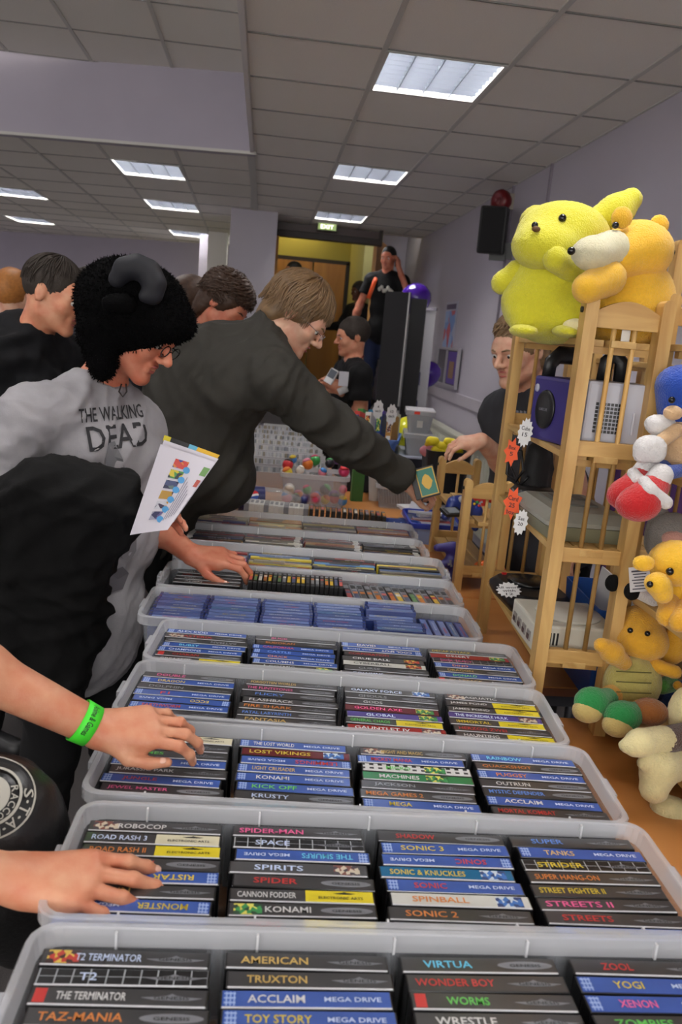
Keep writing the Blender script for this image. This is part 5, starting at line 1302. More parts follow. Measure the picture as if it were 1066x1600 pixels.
# black bin with yellow gloves
c = at(690, 715, 3.75); r = empty('black_bin', (c.x+0.02, 3.75, TT)); tag(r, 'black bin heaped with yellow things in front of the radiator', 'bin')
MB().ring([rrect(0.15, 0.15, 0.03, 0), rrect(0.21, 0.20, 0.04, c.z-TT+0.04), rrect(0.195, 0.185, 0.04, c.z-TT+0.04), rrect(0.14, 0.14, 0.03, 0.01)], True, True, False).build('body', M_blk, r)
for k, (px, py) in enumerate(((676, 692), (690, 700), (703, 694), (712, 703), (684, 706), (698, 708))):
    t = blob_obj('yellow_banana', Blob(0.012).chain([at(px-9, py+2, 3.72), at(px-3, py-3, 3.70), at(px+4, py-2, 3.70), at(px+9, py+3, 3.72)], [0.010, 0.019, 0.018, 0.010]), 0.005, mat('banana_yellow', (226, 206, 30), 0.5), None)
    tag(t, 'curved yellow plush banana, %s from the left in the black bin' % ORD[k], 'plush', 'yellow plush bananas in the bin')
b = Blob(0.02).ell(at(672, 705, 3.74), (0.05, 0.04, 0.03)); tag(blob_obj('pink_toy', b, 0.006, mat('toy_mauve', (190, 120, 130), 0.7), None), 'pink plush lump at the left rim of the black bin', 'plush')
# tall black folding panel with silver trim and roll-up banner
c = at(640, 545, 6.4)
r = empty('folding_screen', (1.06, 6.30, FLOOR), (0, 0, math.radians(-38))); tag(r, 'tall black folding screen with a silver edge strip', 'folding screen')
H = at(618, 455, 6.3).z-FLOOR
MB().box((-0.105, 0, H/2), (0.21, 0.025, H), bev=0.003).build('panel', mat('panel_black', (22, 22, 25), 0.6), r)
MB().box((0.065, 0.02, H/2-0.02), (0.12, 0.025, H-0.04), M=Matrix.Rotation(0.25, 4, 'Z'), bev=0.003).build('panel', mat('panel_black', (22, 22, 25), 0.6), r)
MB().box((0.002, -0.014, H/2), (0.012, 0.012, H)).build('edge_strip', mat('strip_alu', (190, 190, 186), 0.35, 0.6), r)
MB().box((0.002, -0.02, H*0.55), (0.02, 0.02, 0.03)).build('hinge', M_black, r)
r = empty('roll_up_banner', (1.185, 6.45, FLOOR), (0, 0, math.radians(-62))); tag(r, 'white roll-up banner seen edge-on beside the black panel', 'banner')
Hb = at(680, 485, 6.5).z-FLOOR
MB().box((0, 0, Hb/2), (0.34, 0.004, Hb)).build('sheet', mat('banner_white', (206, 204, 210), 0.5), r)
MB().box((0, 0, Hb), (0.36, 0.02, 0.02)).build('top_bar', M_chrome, r); MB().box((0, 0, 0.04), (0.38, 0.10, 0.08), bev=0.01).build('base', M_chrome, r)
for k in range(4): MB().box((0.02, -0.004, Hb*(0.35+0.12*k)), (0.10, 0.002, 0.10)).build('print', mat('banner_print', (90, 90, 130), 0.5), r)
# orange foam crown-like shape over the crowd, left
b = Blob(0.012).cap(at(280, 462, 4.1), at(312, 462, 4.1), 0.03, 0.03)
for px, py in ((282, 444), (296, 450), (308, 443)): b.cap(at(px, py, 4.1), at(px, 464, 4.1), 0.026, 0.03)
tag(blob_obj('foam_hat', b, 0.007, mat('foam_orange', (232, 100, 30), 0.8), None), 'orange foam hat showing above the crowd behind the furry hat', 'hat')
# ------------------------------------------------------------------ people
def skin(name, rgb): return mat(name, rgb, 0.48, noise=(28, 0.10), rgb2=(rgb[0]-12, rgb[1]-32, rgb[2]-30), bump=(300, 0.3, 0.0012), spec=0.4)
M_skin = skin('skin_light', (206, 150, 118)); M_skin2 = skin('skin_ruddy', (206, 138, 110)); M_skin3 = skin('skin_pale', (212, 172, 146)); M_skind = skin('skin_dark', (96, 66, 48))
M_nail = mat('nail', (216, 170, 150), 0.3); M_lip = mat('lip', (170, 92, 84), 0.45); M_eyew = mat('eye_white', (206, 204, 200), 0.2); M_iris = mat('eye_dark', (30, 22, 18), 0.15)
def cloth(name, rgb, rough=0.85, b=(350, 0.35, 0.0015)): return mat(name, rgb, rough, bump=b, noise=(25, 0.12), spec=0.3)
def head_axes(C, f, u): return Vector(C), rotm(f, u)
def add_head(b, C, f, u, s=1.0, k=0.012):
    C, R = head_axes(C, f, u)
    L = lambda x, y, z: C+R @ Vector((x, y, z))*s
    E = lambda c, r, kk=k, op='+': b.ell(L(*c), tuple(v*s for v in r), R, kk, op)
    E((0, -0.014, 0.034), (0.074, 0.096, 0.086), 0.02)
    E((0, 0.026, -0.032), (0.058, 0.066, 0.078), 0.03)
    E((0, 0.072, 0.03), (0.052, 0.022, 0.035), 0.02)
    for q in (-1, 1):
        b.cap(L(q*0.046, 0.004, -0.06), L(q*0.012, 0.076, -0.090), 0.022*s, 0.018*s, 0.02)
        E((q*0.038, 0.064, -0.022), (0.024, 0.022, 0.024), 0.02)
        E((q*0.031, 0.097, 0.004), (0.018, 0.010, 0.010), 0.008, '-')
        b.cap(L(q*0.014, 0.092, 0.020), L(q*0.044, 0.080, 0.018), 0.009*s, 0.007*s, 0.012)
        E((q*0.012, 0.101, -0.028), (0.009, 0.010, 0.008), 0.006)
        E((q*0.076, -0.010, -0.002), (0.009, 0.020, 0.032), 0.006)
        E((q*0.084, -0.006, 0.0), (0.006, 0.011, 0.019), 0.004, '-')
    b.cap(L(0, 0.092, 0.012), L(0, 0.117, -0.022), 0.008*s, 0.0115*s, 0.008)
    b.cap(L(-0.018, 0.088, -0.050), L(0.018, 0.088, -0.050), 0.0085*s, 0.0085*s, 0.006)
    b.cap(L(-0.015, 0.087, -0.064), L(0.015, 0.087, -0.064), 0.0085*s, 0.0085*s, 0.006)
    b.cap(L(-0.022, 0.097, -0.057), L(0.022, 0.097, -0.057), 0.0028*s, 0.0028*s, 0.003, '-')
    E((0, 0.082, -0.092), (0.022, 0.018, 0.018), 0.012)
    return L, R
def face_bits(root, L, s=1.0, hair=None, eyes=True, brows=True):
    if eyes:
        for q in (-1, 1):
            e = MB().ball(L(q*0.031, 0.080, 0.004), 0.0118*s, 12, 8).build('eye', M_eyew, root)
            MB().ball(L(q*0.031, 0.0885, 0.001), 0.0056*s, 10, 6).build('iris', M_iris, e)
    if brows and hair:
        for q in (-1, 1): MB().tube([L(q*0.014, 0.1005, 0.021), L(q*0.030, 0.096, 0.025), L(q*0.046, 0.084, 0.021)], [0.0028*s, 0.0036*s, 0.002*s], 6).build('eyebrow', hair, root)
    MB().tube([L(-0.017, 0.0945, -0.0505), L(-0.005, 0.0975, -0.0485), L(0.005, 0.0975, -0.0485), L(0.017, 0.0945, -0.0505)], [0.002*s, 0.004*s, 0.004*s, 0.002*s], 6).build('lip', M_lip, root)
    MB().tube([L(-0.015, 0.0935, -0.0635), L(0, 0.0968, -0.0650), L(0.015, 0.0935, -0.0635)], [0.002*s, 0.0042*s, 0.002*s], 6).build('lip', M_lip, root)
FL = [(0.043, 0.026, 0.021), (0.048, 0.030, 0.022), (0.044, 0.028, 0.021), (0.034, 0.020, 0.019)]
KX = [(0.030, 0.088), (0.010, 0.092), (-0.010, 0.087), (-0.028, 0.078)]
def add_hand(b, W, dirn, nrm, thumb, curls, spread=(6, 2, -3, -9), s=1.0, th=((35, -25), (18, -20), (10, -10)), fk=0.004):
    """Hand from wrist W; thumb = +1/-1 picks the side; curls = 4 x 3 bend angles. Returns nail frames."""
    R = rotm(dirn, nrm); W = Vector(W)
    L = lambda x, y, z: W+R @ Vector((x*thumb, y, z))*s
    tips = []
    for i in range(4):
        kx, ky = KX[i]
        b.cap(L(kx*0.45, 0.005, -0.002), L(kx, ky, 0.0), 0.0165*s, 0.0115*s, 0.016)
        b.cap(L(kx*0.5, 0.02, -0.010), L(kx*0.95, ky-0.012, -0.010), 0.014*s, 0.011*s, 0.016)
        p = Vector((kx, ky, 0.0)); a = 0.0; sp = math.radians(spread[i])
        rr = [0.0098, 0.0088, 0.0080, 0.0066]
        if i == 3: rr = [q*0.86 for q in rr]
        for j in range(3):
            a += math.radians(curls[i][j])
            d = Vector((math.sin(sp)*math.cos(a), math.cos(sp)*math.cos(a), -math.sin(a)))
            q = p+d*FL[i][j]
            b.cap(L(*p), L(*q), rr[j]*s, rr[j+1]*s, fk)
            if j < 2: b.ell(L(*q), rr[j+1]*1.06*s, None, 0.003)
            pd = d; p = q
        n = Vector((0, math.sin(a), math.cos(a)))
        tips.append((L(*(p-pd*0.007+n*0.0058)), R @ Vector((pd.x*thumb, pd.y, pd.z)), R @ Vector((n.x*thumb, n.y, n.z))))
    # thumb leaves the side of the palm near its base
    p = Vector((0.018, 0.022, -0.008)); rr = [0.016, 0.0115, 0.0098, 0.0078]
    for j, ln in enumerate((0.042, 0.033, 0.028)):
        o, dn = (math.radians(v) for v in th[j])
        d = Vector((math.sin(o)*math.cos(dn), math.cos(o)*math.cos(dn), math.sin(dn)))
        q = p+d*ln
        b.cap(L(*p), L(*q), rr[j]*s, rr[j+1]*s, 0.010 if j == 0 else 0.004)
        p = q; pd = d
    n = Vector((0.2, 0, 1)); n = (n-pd*n.dot(pd)).normalized()
    tips.append((L(*(p-pd*0.008+n*0.0068)), R @ Vector((pd.x*thumb, pd.y, pd.z)), R @ Vector((n.x*thumb, n.y, n.z))))
    return tips
def nails(root, tips, s=1.0):
    for c, d, n in tips:
        M = Matrix.Translation(c) @ rotm(d, n).to_4x4()
        MB().ball((0, 0, 0), (0.0050*s, 0.0068*s, 0.0018*s), 10, 6, M=M).build('fingernail', M_nail, root)
def torso(b, neck, pelvis, fB, g=0.0, w=1.0, belly=1.0, k=0.05):
    neck, pelvis = Vector(neck), Vector(pelvis); ax = (neck-pelvis).normalized(); R = rotm(fB, ax); f = R @ Vector((0, 1, 0))
    h = (neck-pelvis).length/0.58
    b.ell(neck.lerp(pelvis, 0.30), (0.165*w+g, 0.108+g, 0.17*h), R, k)
    b.ell(neck.lerp(pelvis, 0.62)+f*(0.03*(belly-1)), (0.148*w*(0.5+belly/2)+g, 0.108*belly+g, 0.17*h), R, k)
    b.ell(pelvis, (0.160*w+g, 0.112+g, 0.13), R, k)
    return R
def body(name, label, group, P, sk, vox, handsL=None, handsR=None, headless=False):
    """One continuous skin surface: head, neck, torso, arms and hands."""
    b = Blob(0.02)
    L = None
    if not headless:
        L, R = add_head(b, P['head'], P['f'], P['u'], P.get('hs', 1.0))
        b.cap(L(0, -0.022, -0.05), P['neck'], 0.052, 0.058, 0.03)
    torso(b, P['neck'], P['pelvis'], P['fB'], 0, P.get('w', 1.0), P.get('belly', 1.0))
    tips = []
    for sd, hd in (('L', handsL), ('R', handsR)):
        sh, el, wr = (Vector(P[q+sd]) for q in ('sh', 'el', 'wr'))
        b.cap(Vector(P['neck'])*0.8+sh*0.2, sh, 0.055, 0.055, 0.04)
        ab = P.get('arm', 1.0)
        b.cap(sh, el, 0.052*ab, 0.040*ab, 0.03).cap(el, el.lerp(wr, 0.35), 0.038*ab, 0.040*ab, 0.03).cap(el.lerp(wr, 0.35), wr, 0.040*ab, 0.027, 0.03)
        if hd:
            tips += add_hand(b, wr, *hd[:4], **(hd[4] if len(hd) > 4 else {}))
        else:
            fd = (wr-el).normalized(); nn = Vector(P['fB'])*-0.4+Vector((0, 0, 1)) if abs(fd.z) < 0.7 else Vector(P['fB'])
            add_hand(b, wr, fd, nn, 1 if (sd == 'L') == (abs(fd.z) < 0.7) else -1, [(18, 26, 18)]*4)
    V, Q = b.surface(vox)
    root = obj(name, np_mesh(name, V, Q, True), sk)
    tag(root, label, 'person', group)
    if vox < 0.0065 and tips: nails(root, tips)
    return root, L
def top(root, P, m, vox, g, sleeve, fold, name='top', hood=False, collar=0.0, cutz=None, hem=0.10, seed=1, extra=()):
    """Upper garment following torso and arms; sleeve = fraction of the arm covered (1 = elbow, 2 = wrist)."""
    b = Blob(0.03)
    torso(b, P['neck'], P['pelvis'], P['fB'], g, P.get('w', 1.0), P.get('belly', 1.0))
    neck, pel = Vector(P['neck']), Vector(P['pelvis'])
    b.cap(pel, pel+(pel-neck).normalized()*hem, 0.15+g, 0.15+g, 0.06)
    for sd in 'LR':
        sh, el, wr = (Vector(P[q+sd]) for q in ('sh', 'el', 'wr'))
        b.cap(neck*0.75+sh*0.25, sh, 0.062+g*0.5, 0.058+g, 0.05)
        ab = P.get('arm', 1.0)
        if sleeve <= 1: b.cap(sh, sh.lerp(el, sleeve), 0.056*ab+g, 0.060*ab+g, 0.03, flat=True)
        else:
            e2 = el.lerp(wr, sleeve-1)
            b.cap(sh, el, 0.056*ab+g, 0.048*ab+g, 0.03).cap(el, e2, 0.048*ab+g, 0.036+g*0.8, 0.02, flat=True)
    if collar: b.cap(neck-(P['fBv'] if 'fBv' in P else Vector((0, 0, 0))), neck+Vector(P['ncol'])*collar, 0.080, 0.076, 0.02, flat=True)
    if hood:
        q = neck-Vector(P['fB']).normalized()*0.06+Vector((0, 0, 0.02))
        b.ell(q, (0.105, 0.095, 0.07), None, 0.03)
    for c_, r_ in extra: b.ell(c_, r_, None, 0.06)
    V, Q = b.surface(vox); N = vnormals(V, Q); V = folds(V, N, *fold[:2], seed, *(fold[2:]))
    return obj(name, np_mesh(name, V, Q, True), m, root), (V, Q)
def trousers(root, P, m, vox, g=0.012, feet=FLOOR, stance=0.11):
    b = Blob(0.04); pel = Vector(P['pelvis']); R = rotm(P['fB'], (0, 0, 1)); rt = R @ Vector((1, 0, 0)); fw = R @ Vector((0, 1, 0))
    b.ell(pel-Vector((0, 0, 0.05)), (0.165*P.get('w', 1)+g, 0.125+g, 0.14), R)
    for q in (-1, 1):
        hip = pel+rt*(q*0.085)-Vector((0, 0, 0.08)); ank = Vector((pel.x, pel.y, feet+0.09))+rt*(q*stance); kn = hip.lerp(ank, 0.5)+fw*0.03
        b.cap(hip, kn, 0.088+g, 0.062+g, 0.03).cap(kn, ank, 0.062+g, 0.052+g, 0.03)
        sb = Blob(0.02).cap(ank-Vector((0, 0, 0.05))-fw*0.04, ank-Vector((0, 0, 0.055))+fw*0.15, 0.038, 0.034)
        sb.cut((0, 0, feet), (0, 0, -1))
        blob_obj('shoe', sb, 0.012, mat('shoe_black', (24, 24, 26), 0.5), root)
    return blob_obj('trousers', b, vox, m, root, (0.008, 22, 4))
def hair_cap(root, L, R, m, grow=1.05, vox=0.006, low=0.0, name='hair', k=0.02, back=0.0):
    b = Blob(k)
    C = L(0, -0.018, 0.038)
    b.ell(C, (0.076*grow, 0.098*grow, 0.087*grow), R)
    if back: b.ell(L(0, -0.062, -0.03), (0.066*grow, 0.048*grow, back), R)
    b.ell(L(0, 0.10, -0.028), (0.080, 0.075, 0.082), R, 0.015, '-')
    b.ell(L(0, 0.06, -0.10+low), (0.11, 0.11, 0.075), R, 0.015, '-')
    return b
def strands(root, L, m, n, rad, seed, tmax, bulk=1.08, wob=0.0, r0=0.0032, name='hair_strands', fringe=0.9, curl=0.0, side_only=None):
    rg = random.Random(seed); mb = MB()
    for i in range(n):
        ph = rg.uniform(-math.pi, math.pi)
        c = math.cos(ph)                         # +1 = forehead
        tm = tmax(c)*rg.uniform(0.86, 1.06)
        t0 = rg.uniform(0.0, 0.5)*tm; pts = []
        gb = bulk*rg.uniform(0.97, 1.05); w1 = rg.uniform(0, 6)
        steps = 9
        for s_ in range(steps+1):
            th = t0+(tm-t0)*s_/steps
            pa = ph+0.10*math.sin(th*3+w1)+curl*math.sin(th*14+w1)
            rr = gb+wob*math.sin(th*9+w1)+curl*0.35*math.cos(th*14+w1)
            th2 = min(th, 1.75); drop = max(th-1.75, 0)*0.085
            pts.append(L(0.076*rr*math.sin(th2)*math.sin(pa), -0.018+0.098*rr*math.sin(th2)*math.cos(pa), 0.038+0.087*rr*math.cos(th2)-drop))
        mb.tube(pts, [r0*(1-0.75*(q/steps)**2) for q in range(steps+1)], 4, caps=False)
    o = mb.build(name, m, root); o['kind'] = 'stuff'
    return o
def ground(V): return Vector(V)

# ---------------------------------------------------------------- man in the furry hat and grey T-shirt
P1 = dict(head=at(213, 512, 2.2), f=(0.80, -0.28, -0.50), u=(0.5, -0.05, 0.86), neck=at(158, 606, 2.24), pelvis=at(128, 960, 2.22), fB=(0.62, -0.78, 0.0), w=1.12, belly=1.28, arm=1.0, hs=1.04,
          shR=at(42, 655, 2.08), elR=at(-40, 800, 2.02), wrR=at(180, 800, 1.98), shL=at(214, 668, 2.38), elL=at(222, 806, 2.34), wrL=at(298, 866, 2.20))
p1, L1 = body('person', 'man in furry black hat and grey T-shirt reading a leaflet', None, P1, M_skin2, 0.0045,
              handsL=((0.98, -0.05, -0.02), (0.04, -0.35, 0.93), 1, [(10, 40, 30), (10, 44, 32), (14, 46, 32), (20, 48, 32)], dict(th=((46, -24), (20, -18), (8, -12)), s=1.05)),
              handsR=((0.95, 0.1, 0.12), (-0.1, 0.75, 0.6), -1, [(20, 30, 20)]*4, dict(th=((30, 10), (20, 15), (10, 10)))))
R1 = rotm(P1['f'], P1['u'])
M_gshirt = cloth('grey_marl', (158, 156, 160))
P1['ncol'] = (0.2, -0.12, 1)
sh, (SV, SQ) = top(p1, P1, M_gshirt, 0.0075, 0.022, 0.72, (0.010, 24, (0.8, 0.1, -0.7)), 't_shirt', hem=0.06, seed=5, collar=0.03)
face_bits(p1, L1, 1.04, M_pblack)
def wrap_text(s, c, face, up, w, h, m, parent, tree, name='lettering', off=0.003, shear=0.0, outline=False):
    """Lettering laid onto a curved garment."""
    v, fs = text_mesh(s, w, h, shear=shear); R = rotm(face, up); out = []
    f = R @ Vector((0, 1, 0)); c = Vector(c)
    for x, z, _ in v:
        p = c+R @ Vector((-x, 0, z))
        hit = tree.ray_cast(p+f*0.3, -f)
        out.append((hit[0]+f*off) if hit[0] else p)
    return obj(name, np_mesh(name, out, fs), m, parent)
tree1 = BVHTree.FromPolygons([tuple(v) for v in SV], [tuple(q) for q in SQ])
M_print = mat('shirt_print', (38, 38, 42), 0.8)
def chest(px, py): return at(px, py, 2.02)
fv = (0.42, -0.9, 0.12)
wrap_text('THE WALKING', chest(203, 646), fv, (-0.12, 0, 1), 0.18, 0.036, M_print, p1, tree1)
wrap_text('DEAD', chest(214, 684), fv, (-0.12, 0, 1), 0.17, 0.062, M_print, p1, tree1)
def wrap_poly(pts, m, parent, tree, face, name, off=0.0035):
    R = rotm(face, (0, 0, 1)); f = R @ Vector((0, 1, 0)); out = []
    for p in pts:
        hit = tree.ray_cast(p+f*0.3, -f); out.append((hit[0]+f*off) if hit[0] else p)
    c = sum(out, Vector())/len(out)
    return MB().add(out+[c], [(i, (i+1) % len(out), len(out)) for i in range(len(out))]).build(name, m, parent)
# printed figures lower on the shirt: plain grey shapes
for poly, c in (([(190, 695), (203, 692), (208, 704), (216, 722), (222, 745), (186, 745), (184, 720)], (110, 110, 114)), ([(205, 850), (222, 838), (238, 846), (236, 872), (222, 890), (206, 880)], (112, 110, 114)), ([(180, 905), (210, 896), (226, 910), (214, 935), (184, 938)], (104, 102, 108))):
    wrap_poly([chest(*q) for q in poly], mat('print_%d' % c[0], c, 0.85), p1, tree1, fv, 'printed_figure')
trousers(p1, P1, cloth('black_trousers', (8, 8, 10), 0.9), 0.014)
# hair under the hat and glasses
strands(p1, L1, mat('hair_black', (30, 24, 22), 0.6), 60, 0, 3, lambda c: 1.75 if c < 0.6 else 1.3, 1.02)
g = MB()
for q in (-1, 1):
    g.tube([L1(q*(0.031+0.022*math.cos(a)), 0.108, 0.002+0.015*math.sin(a)) for a in [2*math.pi*k/14 for k in range(15)]], 0.0016, 5)
    g.tube([L1(q*0.053, 0.106, 0.006), L1(q*0.072, 0.05, 0.008), L1(q*0.078, -0.01, 0.010)], 0.0016, 5)
g.tube([L1(-0.009, 0.109, 0.004), L1(0.009, 0.109, 0.004)], 0.0014, 5)
g.build('glasses', mat('glasses_black', (12, 12, 14), 0.25), p1)
# necklace cord
MB().tube([at(190, 600, 2.13), at(186, 612, 2.12), at(192, 620, 2.11), at(198, 612, 2.12), at(197, 600, 2.13)], 0.0022, 6).build('necklace', mat('cord_dark', (30, 20, 18), 0.6), p1)
# the hat
M_fur = mat('fur_black', (4, 4, 5), 0.95, bump=(500, 0.9, 0.003), spec=0.1)
hb = Blob(0.03)
hb.ell(at(214, 484, 2.2), (0.140, 0.130, 0.118), rotm((1, 0, -0.12), (0.1, 0, 1)), 0.03).ell(at(190, 470, 2.2), (0.115, 0.12, 0.105), None, 0.03)
hb.cap(at(250, 508, 2.12), at(280, 508, 2.18), 0.036, 0.034, 0.03).cap(at(282, 506, 2.2), at(276, 502, 2.3), 0.034, 0.034, 0.03)
hb.cap(at(155, 520, 2.14), at(160, 568, 2.12), 0.055, 0.034, 0.03).cap(at(160, 568, 2.12), at(160, 582, 2.12), 0.030, 0.020, 0.02)
hb.cap(at(155, 520, 2.28), at(160, 560, 2.3), 0.05, 0.03, 0.03)
hb.ell(L1(0, 0.135, -0.045), (0.085, 0.075, 0.085), R1, 0.012, '-')
HV, HQ = hb.surface(0.007); HN = vnormals(HV, HQ)
hat = obj('furry_hat', np_mesh('furry_hat', fuzz(HV, HN, 0.004, 2), HQ, True), M_fur, p1)
rg = np.random.RandomState(4); ids = rg.choice(len(HV), 7000)
fm = []; ff = []
for i in ids:
    p = Vector(HV[i]); n = Vector(HN[i]); t = (n+Vector(rg.normal(size=3))*0.55+Vector((0.1, 0, -0.35))).normalized()
    a = t.cross(Vector((0.3, 0.8, 0.1))).normalized()*0.0016; c = t.cross(a).normalized()*0.0016; o = len(fm)
    fm += [p+a, p-a*0.5+c, p-a*0.5-c, p+t*rg.uniform(0.006, 0.011)]; ff += [(o, o+1, o+3), (o+1, o+2, o+3), (o+2, o, o+3)]
fo = obj('fur', np_mesh('fur', fm, ff), M_fur, hat); fo['kind'] = 'stuff'
M_navy = mat('velvet_navy', (14, 15, 24), 0.7)
blob_obj('curled_horn', Blob(0.012).chain([at(184, 436, 2.075), at(196, 420, 2.07), at(214, 417, 2.065), at(232, 425, 2.065), at(241, 443, 2.06), at(238, 460, 2.06), at(226, 463, 2.05)], [0.022, 0.026, 0.028, 0.028, 0.027, 0.023, 0.015]), 0.006, M_navy, hat)
blob_obj('fabric_ear', Blob(0.012).cap(at(196, 474, 2.06), at(172, 474, 2.05), 0.026, 0.02), 0.006, M_fur, hat, None, 0.004)

# the black jacket draped over his arm
b = Blob(0.05)
b.cap(at(60, 768, 1.98), at(188, 790, 1.96), 0.085, 0.075).cap(at(85, 745, 2.02), at(182, 762, 1.98), 0.05, 0.05)
for k, (px, py0, py1, w) in enumerate(((20, 790, 1010, 0.07), (65, 775, 1050, 0.08), (110, 760, 1080, 0.075), (150, 770, 1000, 0.06), (188, 765, 850, 0.055), (-30, 800, 1000, 0.07))):
    b.cap(at(px, py0, 1.97), at(px-8, py1, 2.0+0.02*(k % 2)), w*0.95, w*0.9)
tag(blob_obj('draped_jacket', b, 0.010, cloth('jacket_black', (7, 7, 8), 0.9), None, (0.020, 20, 9, (0.8, 0.2, 0.7), 2)), 'black jacket draped over the arm of the man with the furry hat', 'jacket')

# leaflet in his hand
lf = empty('leaflet'); tag(lf, 'folded white leaflet with a column of small pictures held by the hatted man', 'leaflet')
A, B, Cc, Dd = at(251, 694, 1.93), at(336, 722, 1.93), at(262, 828, 1.88), at(203, 836, 1.90)
def sheet(u, v, off=0.0):
    p = (A*(1-u)+B*u)*(1-v)+(Dd*(1-u)+Cc*u)*v
    n = (B-A).cross(Dd-A).normalized()
    return p+n*(0.012*math.sin(math.pi*u)*(1-0.3*v)+off)
n_ = (B-A).cross(Dd-A).normalized()
sgn = 1 if n_.dot(Vector((0, -1, 0))) > 0 else -1
def sheet_part(u0, u1, v0, v1, off, m, name, nu=10, nv=6, th=0.0008):
    vs = []
    for o in (off*sgn, (off-th)*sgn):
        for j in range(nv+1):
            for i in range(nu+1): vs.append(sheet(u0+(u1-u0)*i/nu, v0+(v1-v0)*j/nv, o))
    N1 = (nu+1)*(nv+1); fs = []
    for j in range(nv):
        for i in range(nu):
            a = j*(nu+1)+i; fs += [(a, a+1, a+nu+2, a+nu+1), (N1+a+nu+1, N1+a+nu+2, N1+a+1, N1+a)]
    return MB().add(vs, fs, True).build(name, m, lf)
M_paper = mat('leaflet_paper', (206, 202, 212), 0.6)
sheet_part(0, 1, 0, 1, 0, M_paper, 'front_page'); sheet_part(0.02, 1.02, -0.05, 0.90, -0.022, M_paper, 'back_page')
for k, (u0, u1, c) in enumerate(((0.0, 0.12, (206, 190, 40)), (0.12, 0.45, (20, 20, 22)), (0.45, 0.6, (90, 170, 200)), (0.6, 1.0, (214, 170, 40)))):
    sheet_part(u0, u1, -0.10, -0.04, -0.026, mat('leaflet_strip_%d' % k, c, 0.5), 'colour_strip', 4, 2)
PC = [[(190, 60, 50), (60, 60, 140), (200, 120, 50)], [(70, 140, 70), (200, 180, 50), (40, 50, 60)], [(30, 36, 70), (60, 70, 110), (90, 110, 110)], [(170, 130, 50), (60, 40, 60), (200, 180, 90)], [(190, 190, 200), (190, 140, 50), (50, 40, 70)], [(40, 40, 80), (90, 80, 130), (150, 150, 170)]]
for k in range(6):
    v0 = 0.10+k*0.128
    sheet_part(0.34, 0.60, v0, v0+0.10, 0.0012, patch_mat('leaflet_pic_%d' % k, PC[k], 90, 0.5), 'picture', 3, 2, 0.0003)
    c = sheet(0.62, v0+0.10, 0.002*sgn)
    MB().lathe([(0.008, -0.0004), (0.008, 0.0004)], 14, M=Matrix.Translation(c) @ rotm((1, 0, 0), n_).to_4x4()).build('blue_dot', mat('dot_blue', (70, 150, 206), 0.5), lf)
for k in range(5): sheet_part(0.70+0.045*k, 0.715+0.045*k, 0.28+0.05*k, 0.86-0.02*k, 0.0022, mat('leaflet_text', (130, 128, 140), 0.6), 'text_line', 1, 6, 0.0003)
sheet_part(0.88, 1.0, 0.10, 0.22, 0.001, mat('leaflet_green', (110, 150, 90), 0.6), 'picture', 2, 2, 0.0003); sheet_part(0.90, 0.98, 0.28, 0.38, 0.001, mat('leaflet_red', (170, 80, 70), 0.6), 'picture', 2, 2, 0.0003)

# ---------------------------------------------------------------- man leaning over the table in the dark jacket
P2 = dict(head=at(464, 494, 2.772), f=(0.78, -0.16, -0.60), u=(0.62, 0.0, 0.78), neck=at(410, 526, 2.754), pelvis=at(222, 800, 2.736), fB=(0.80, 0.10, -0.5), w=1.1, belly=1.15,
          shR=at(430, 598, 2.574), elR=at(548, 690, 2.646), wrR=at(634, 752, 2.772), shL=at(425, 545, 2.916), elL=at(330, 700, 2.98), wrL=at(285, 770, 2.98))
p2, L2 = body('person', 'man with brown hair leaning over the table in a dark jacket', None, P2, M_skin3, 0.006,
              handsR=((0.85, 0.2, -0.25), (0.15, -0.6, 0.75), 1, [(35, 45, 25)]*4, {}), handsL=((-0.3, 0, -0.9), (0.3, 0.9, 0.0), -1, [(25, 30, 20)]*4, {}))
R2 = rotm(P2['f'], P2['u'])
M_jkt = cloth('jacket_olive', (50, 48, 43), 0.75)
P2['ncol'] = (0.55, 0.0, 0.6)
top(p2, P2, M_jkt, 0.010, 0.036, 1.93, (0.014, 19, (0.9, 0.2, -0.5)), 'jacket', collar=0.07, hem=0.05, seed=8, extra=[(at(338, 590, 2.736), (0.19, 0.17, 0.19)), (at(300, 640, 2.736), (0.17, 0.17, 0.2)), (at(318, 715, 2.718), (0.17, 0.15, 0.17)), (at(345, 755, 2.70), (0.11, 0.12, 0.10))])
trousers(p2, P2, cloth('black_trousers', (8, 8, 10), 0.9), 0.016)
M_hb = mat('hair_brown', (122, 94, 62), 0.45, noise=(70, 0.35))
b = hair_cap(p2, L2, R2, M_hb, 1.13, low=-0.014, back=0.095); blob_obj('hair', b, 0.006, M_hb, p2)
strands(p2, L2, M_hb, 420, 0, 5, lambda c: 2.35 if c < 0.15 else (2.1 if c < 0.65 else 1.5), 1.17, 0.015, 0.0036)
face_bits(p2, L2, 1.0, M_hb)
g = MB()
for q in (-1, 1):
    g.tube([L2(q*(0.031+0.021*math.cos(a)), 0.110, 0.0+0.014*math.sin(a)) for a in [2*math.pi*k/12 for k in range(13)]], 0.0012, 4)
    g.tube([L2(q*0.052, 0.108, 0.004), L2(q*0.074, 0.04, 0.006), L2(q*0.079, -0.01, 0.008)], 0.0012, 4)
g.build('glasses', M_chrome, p2)
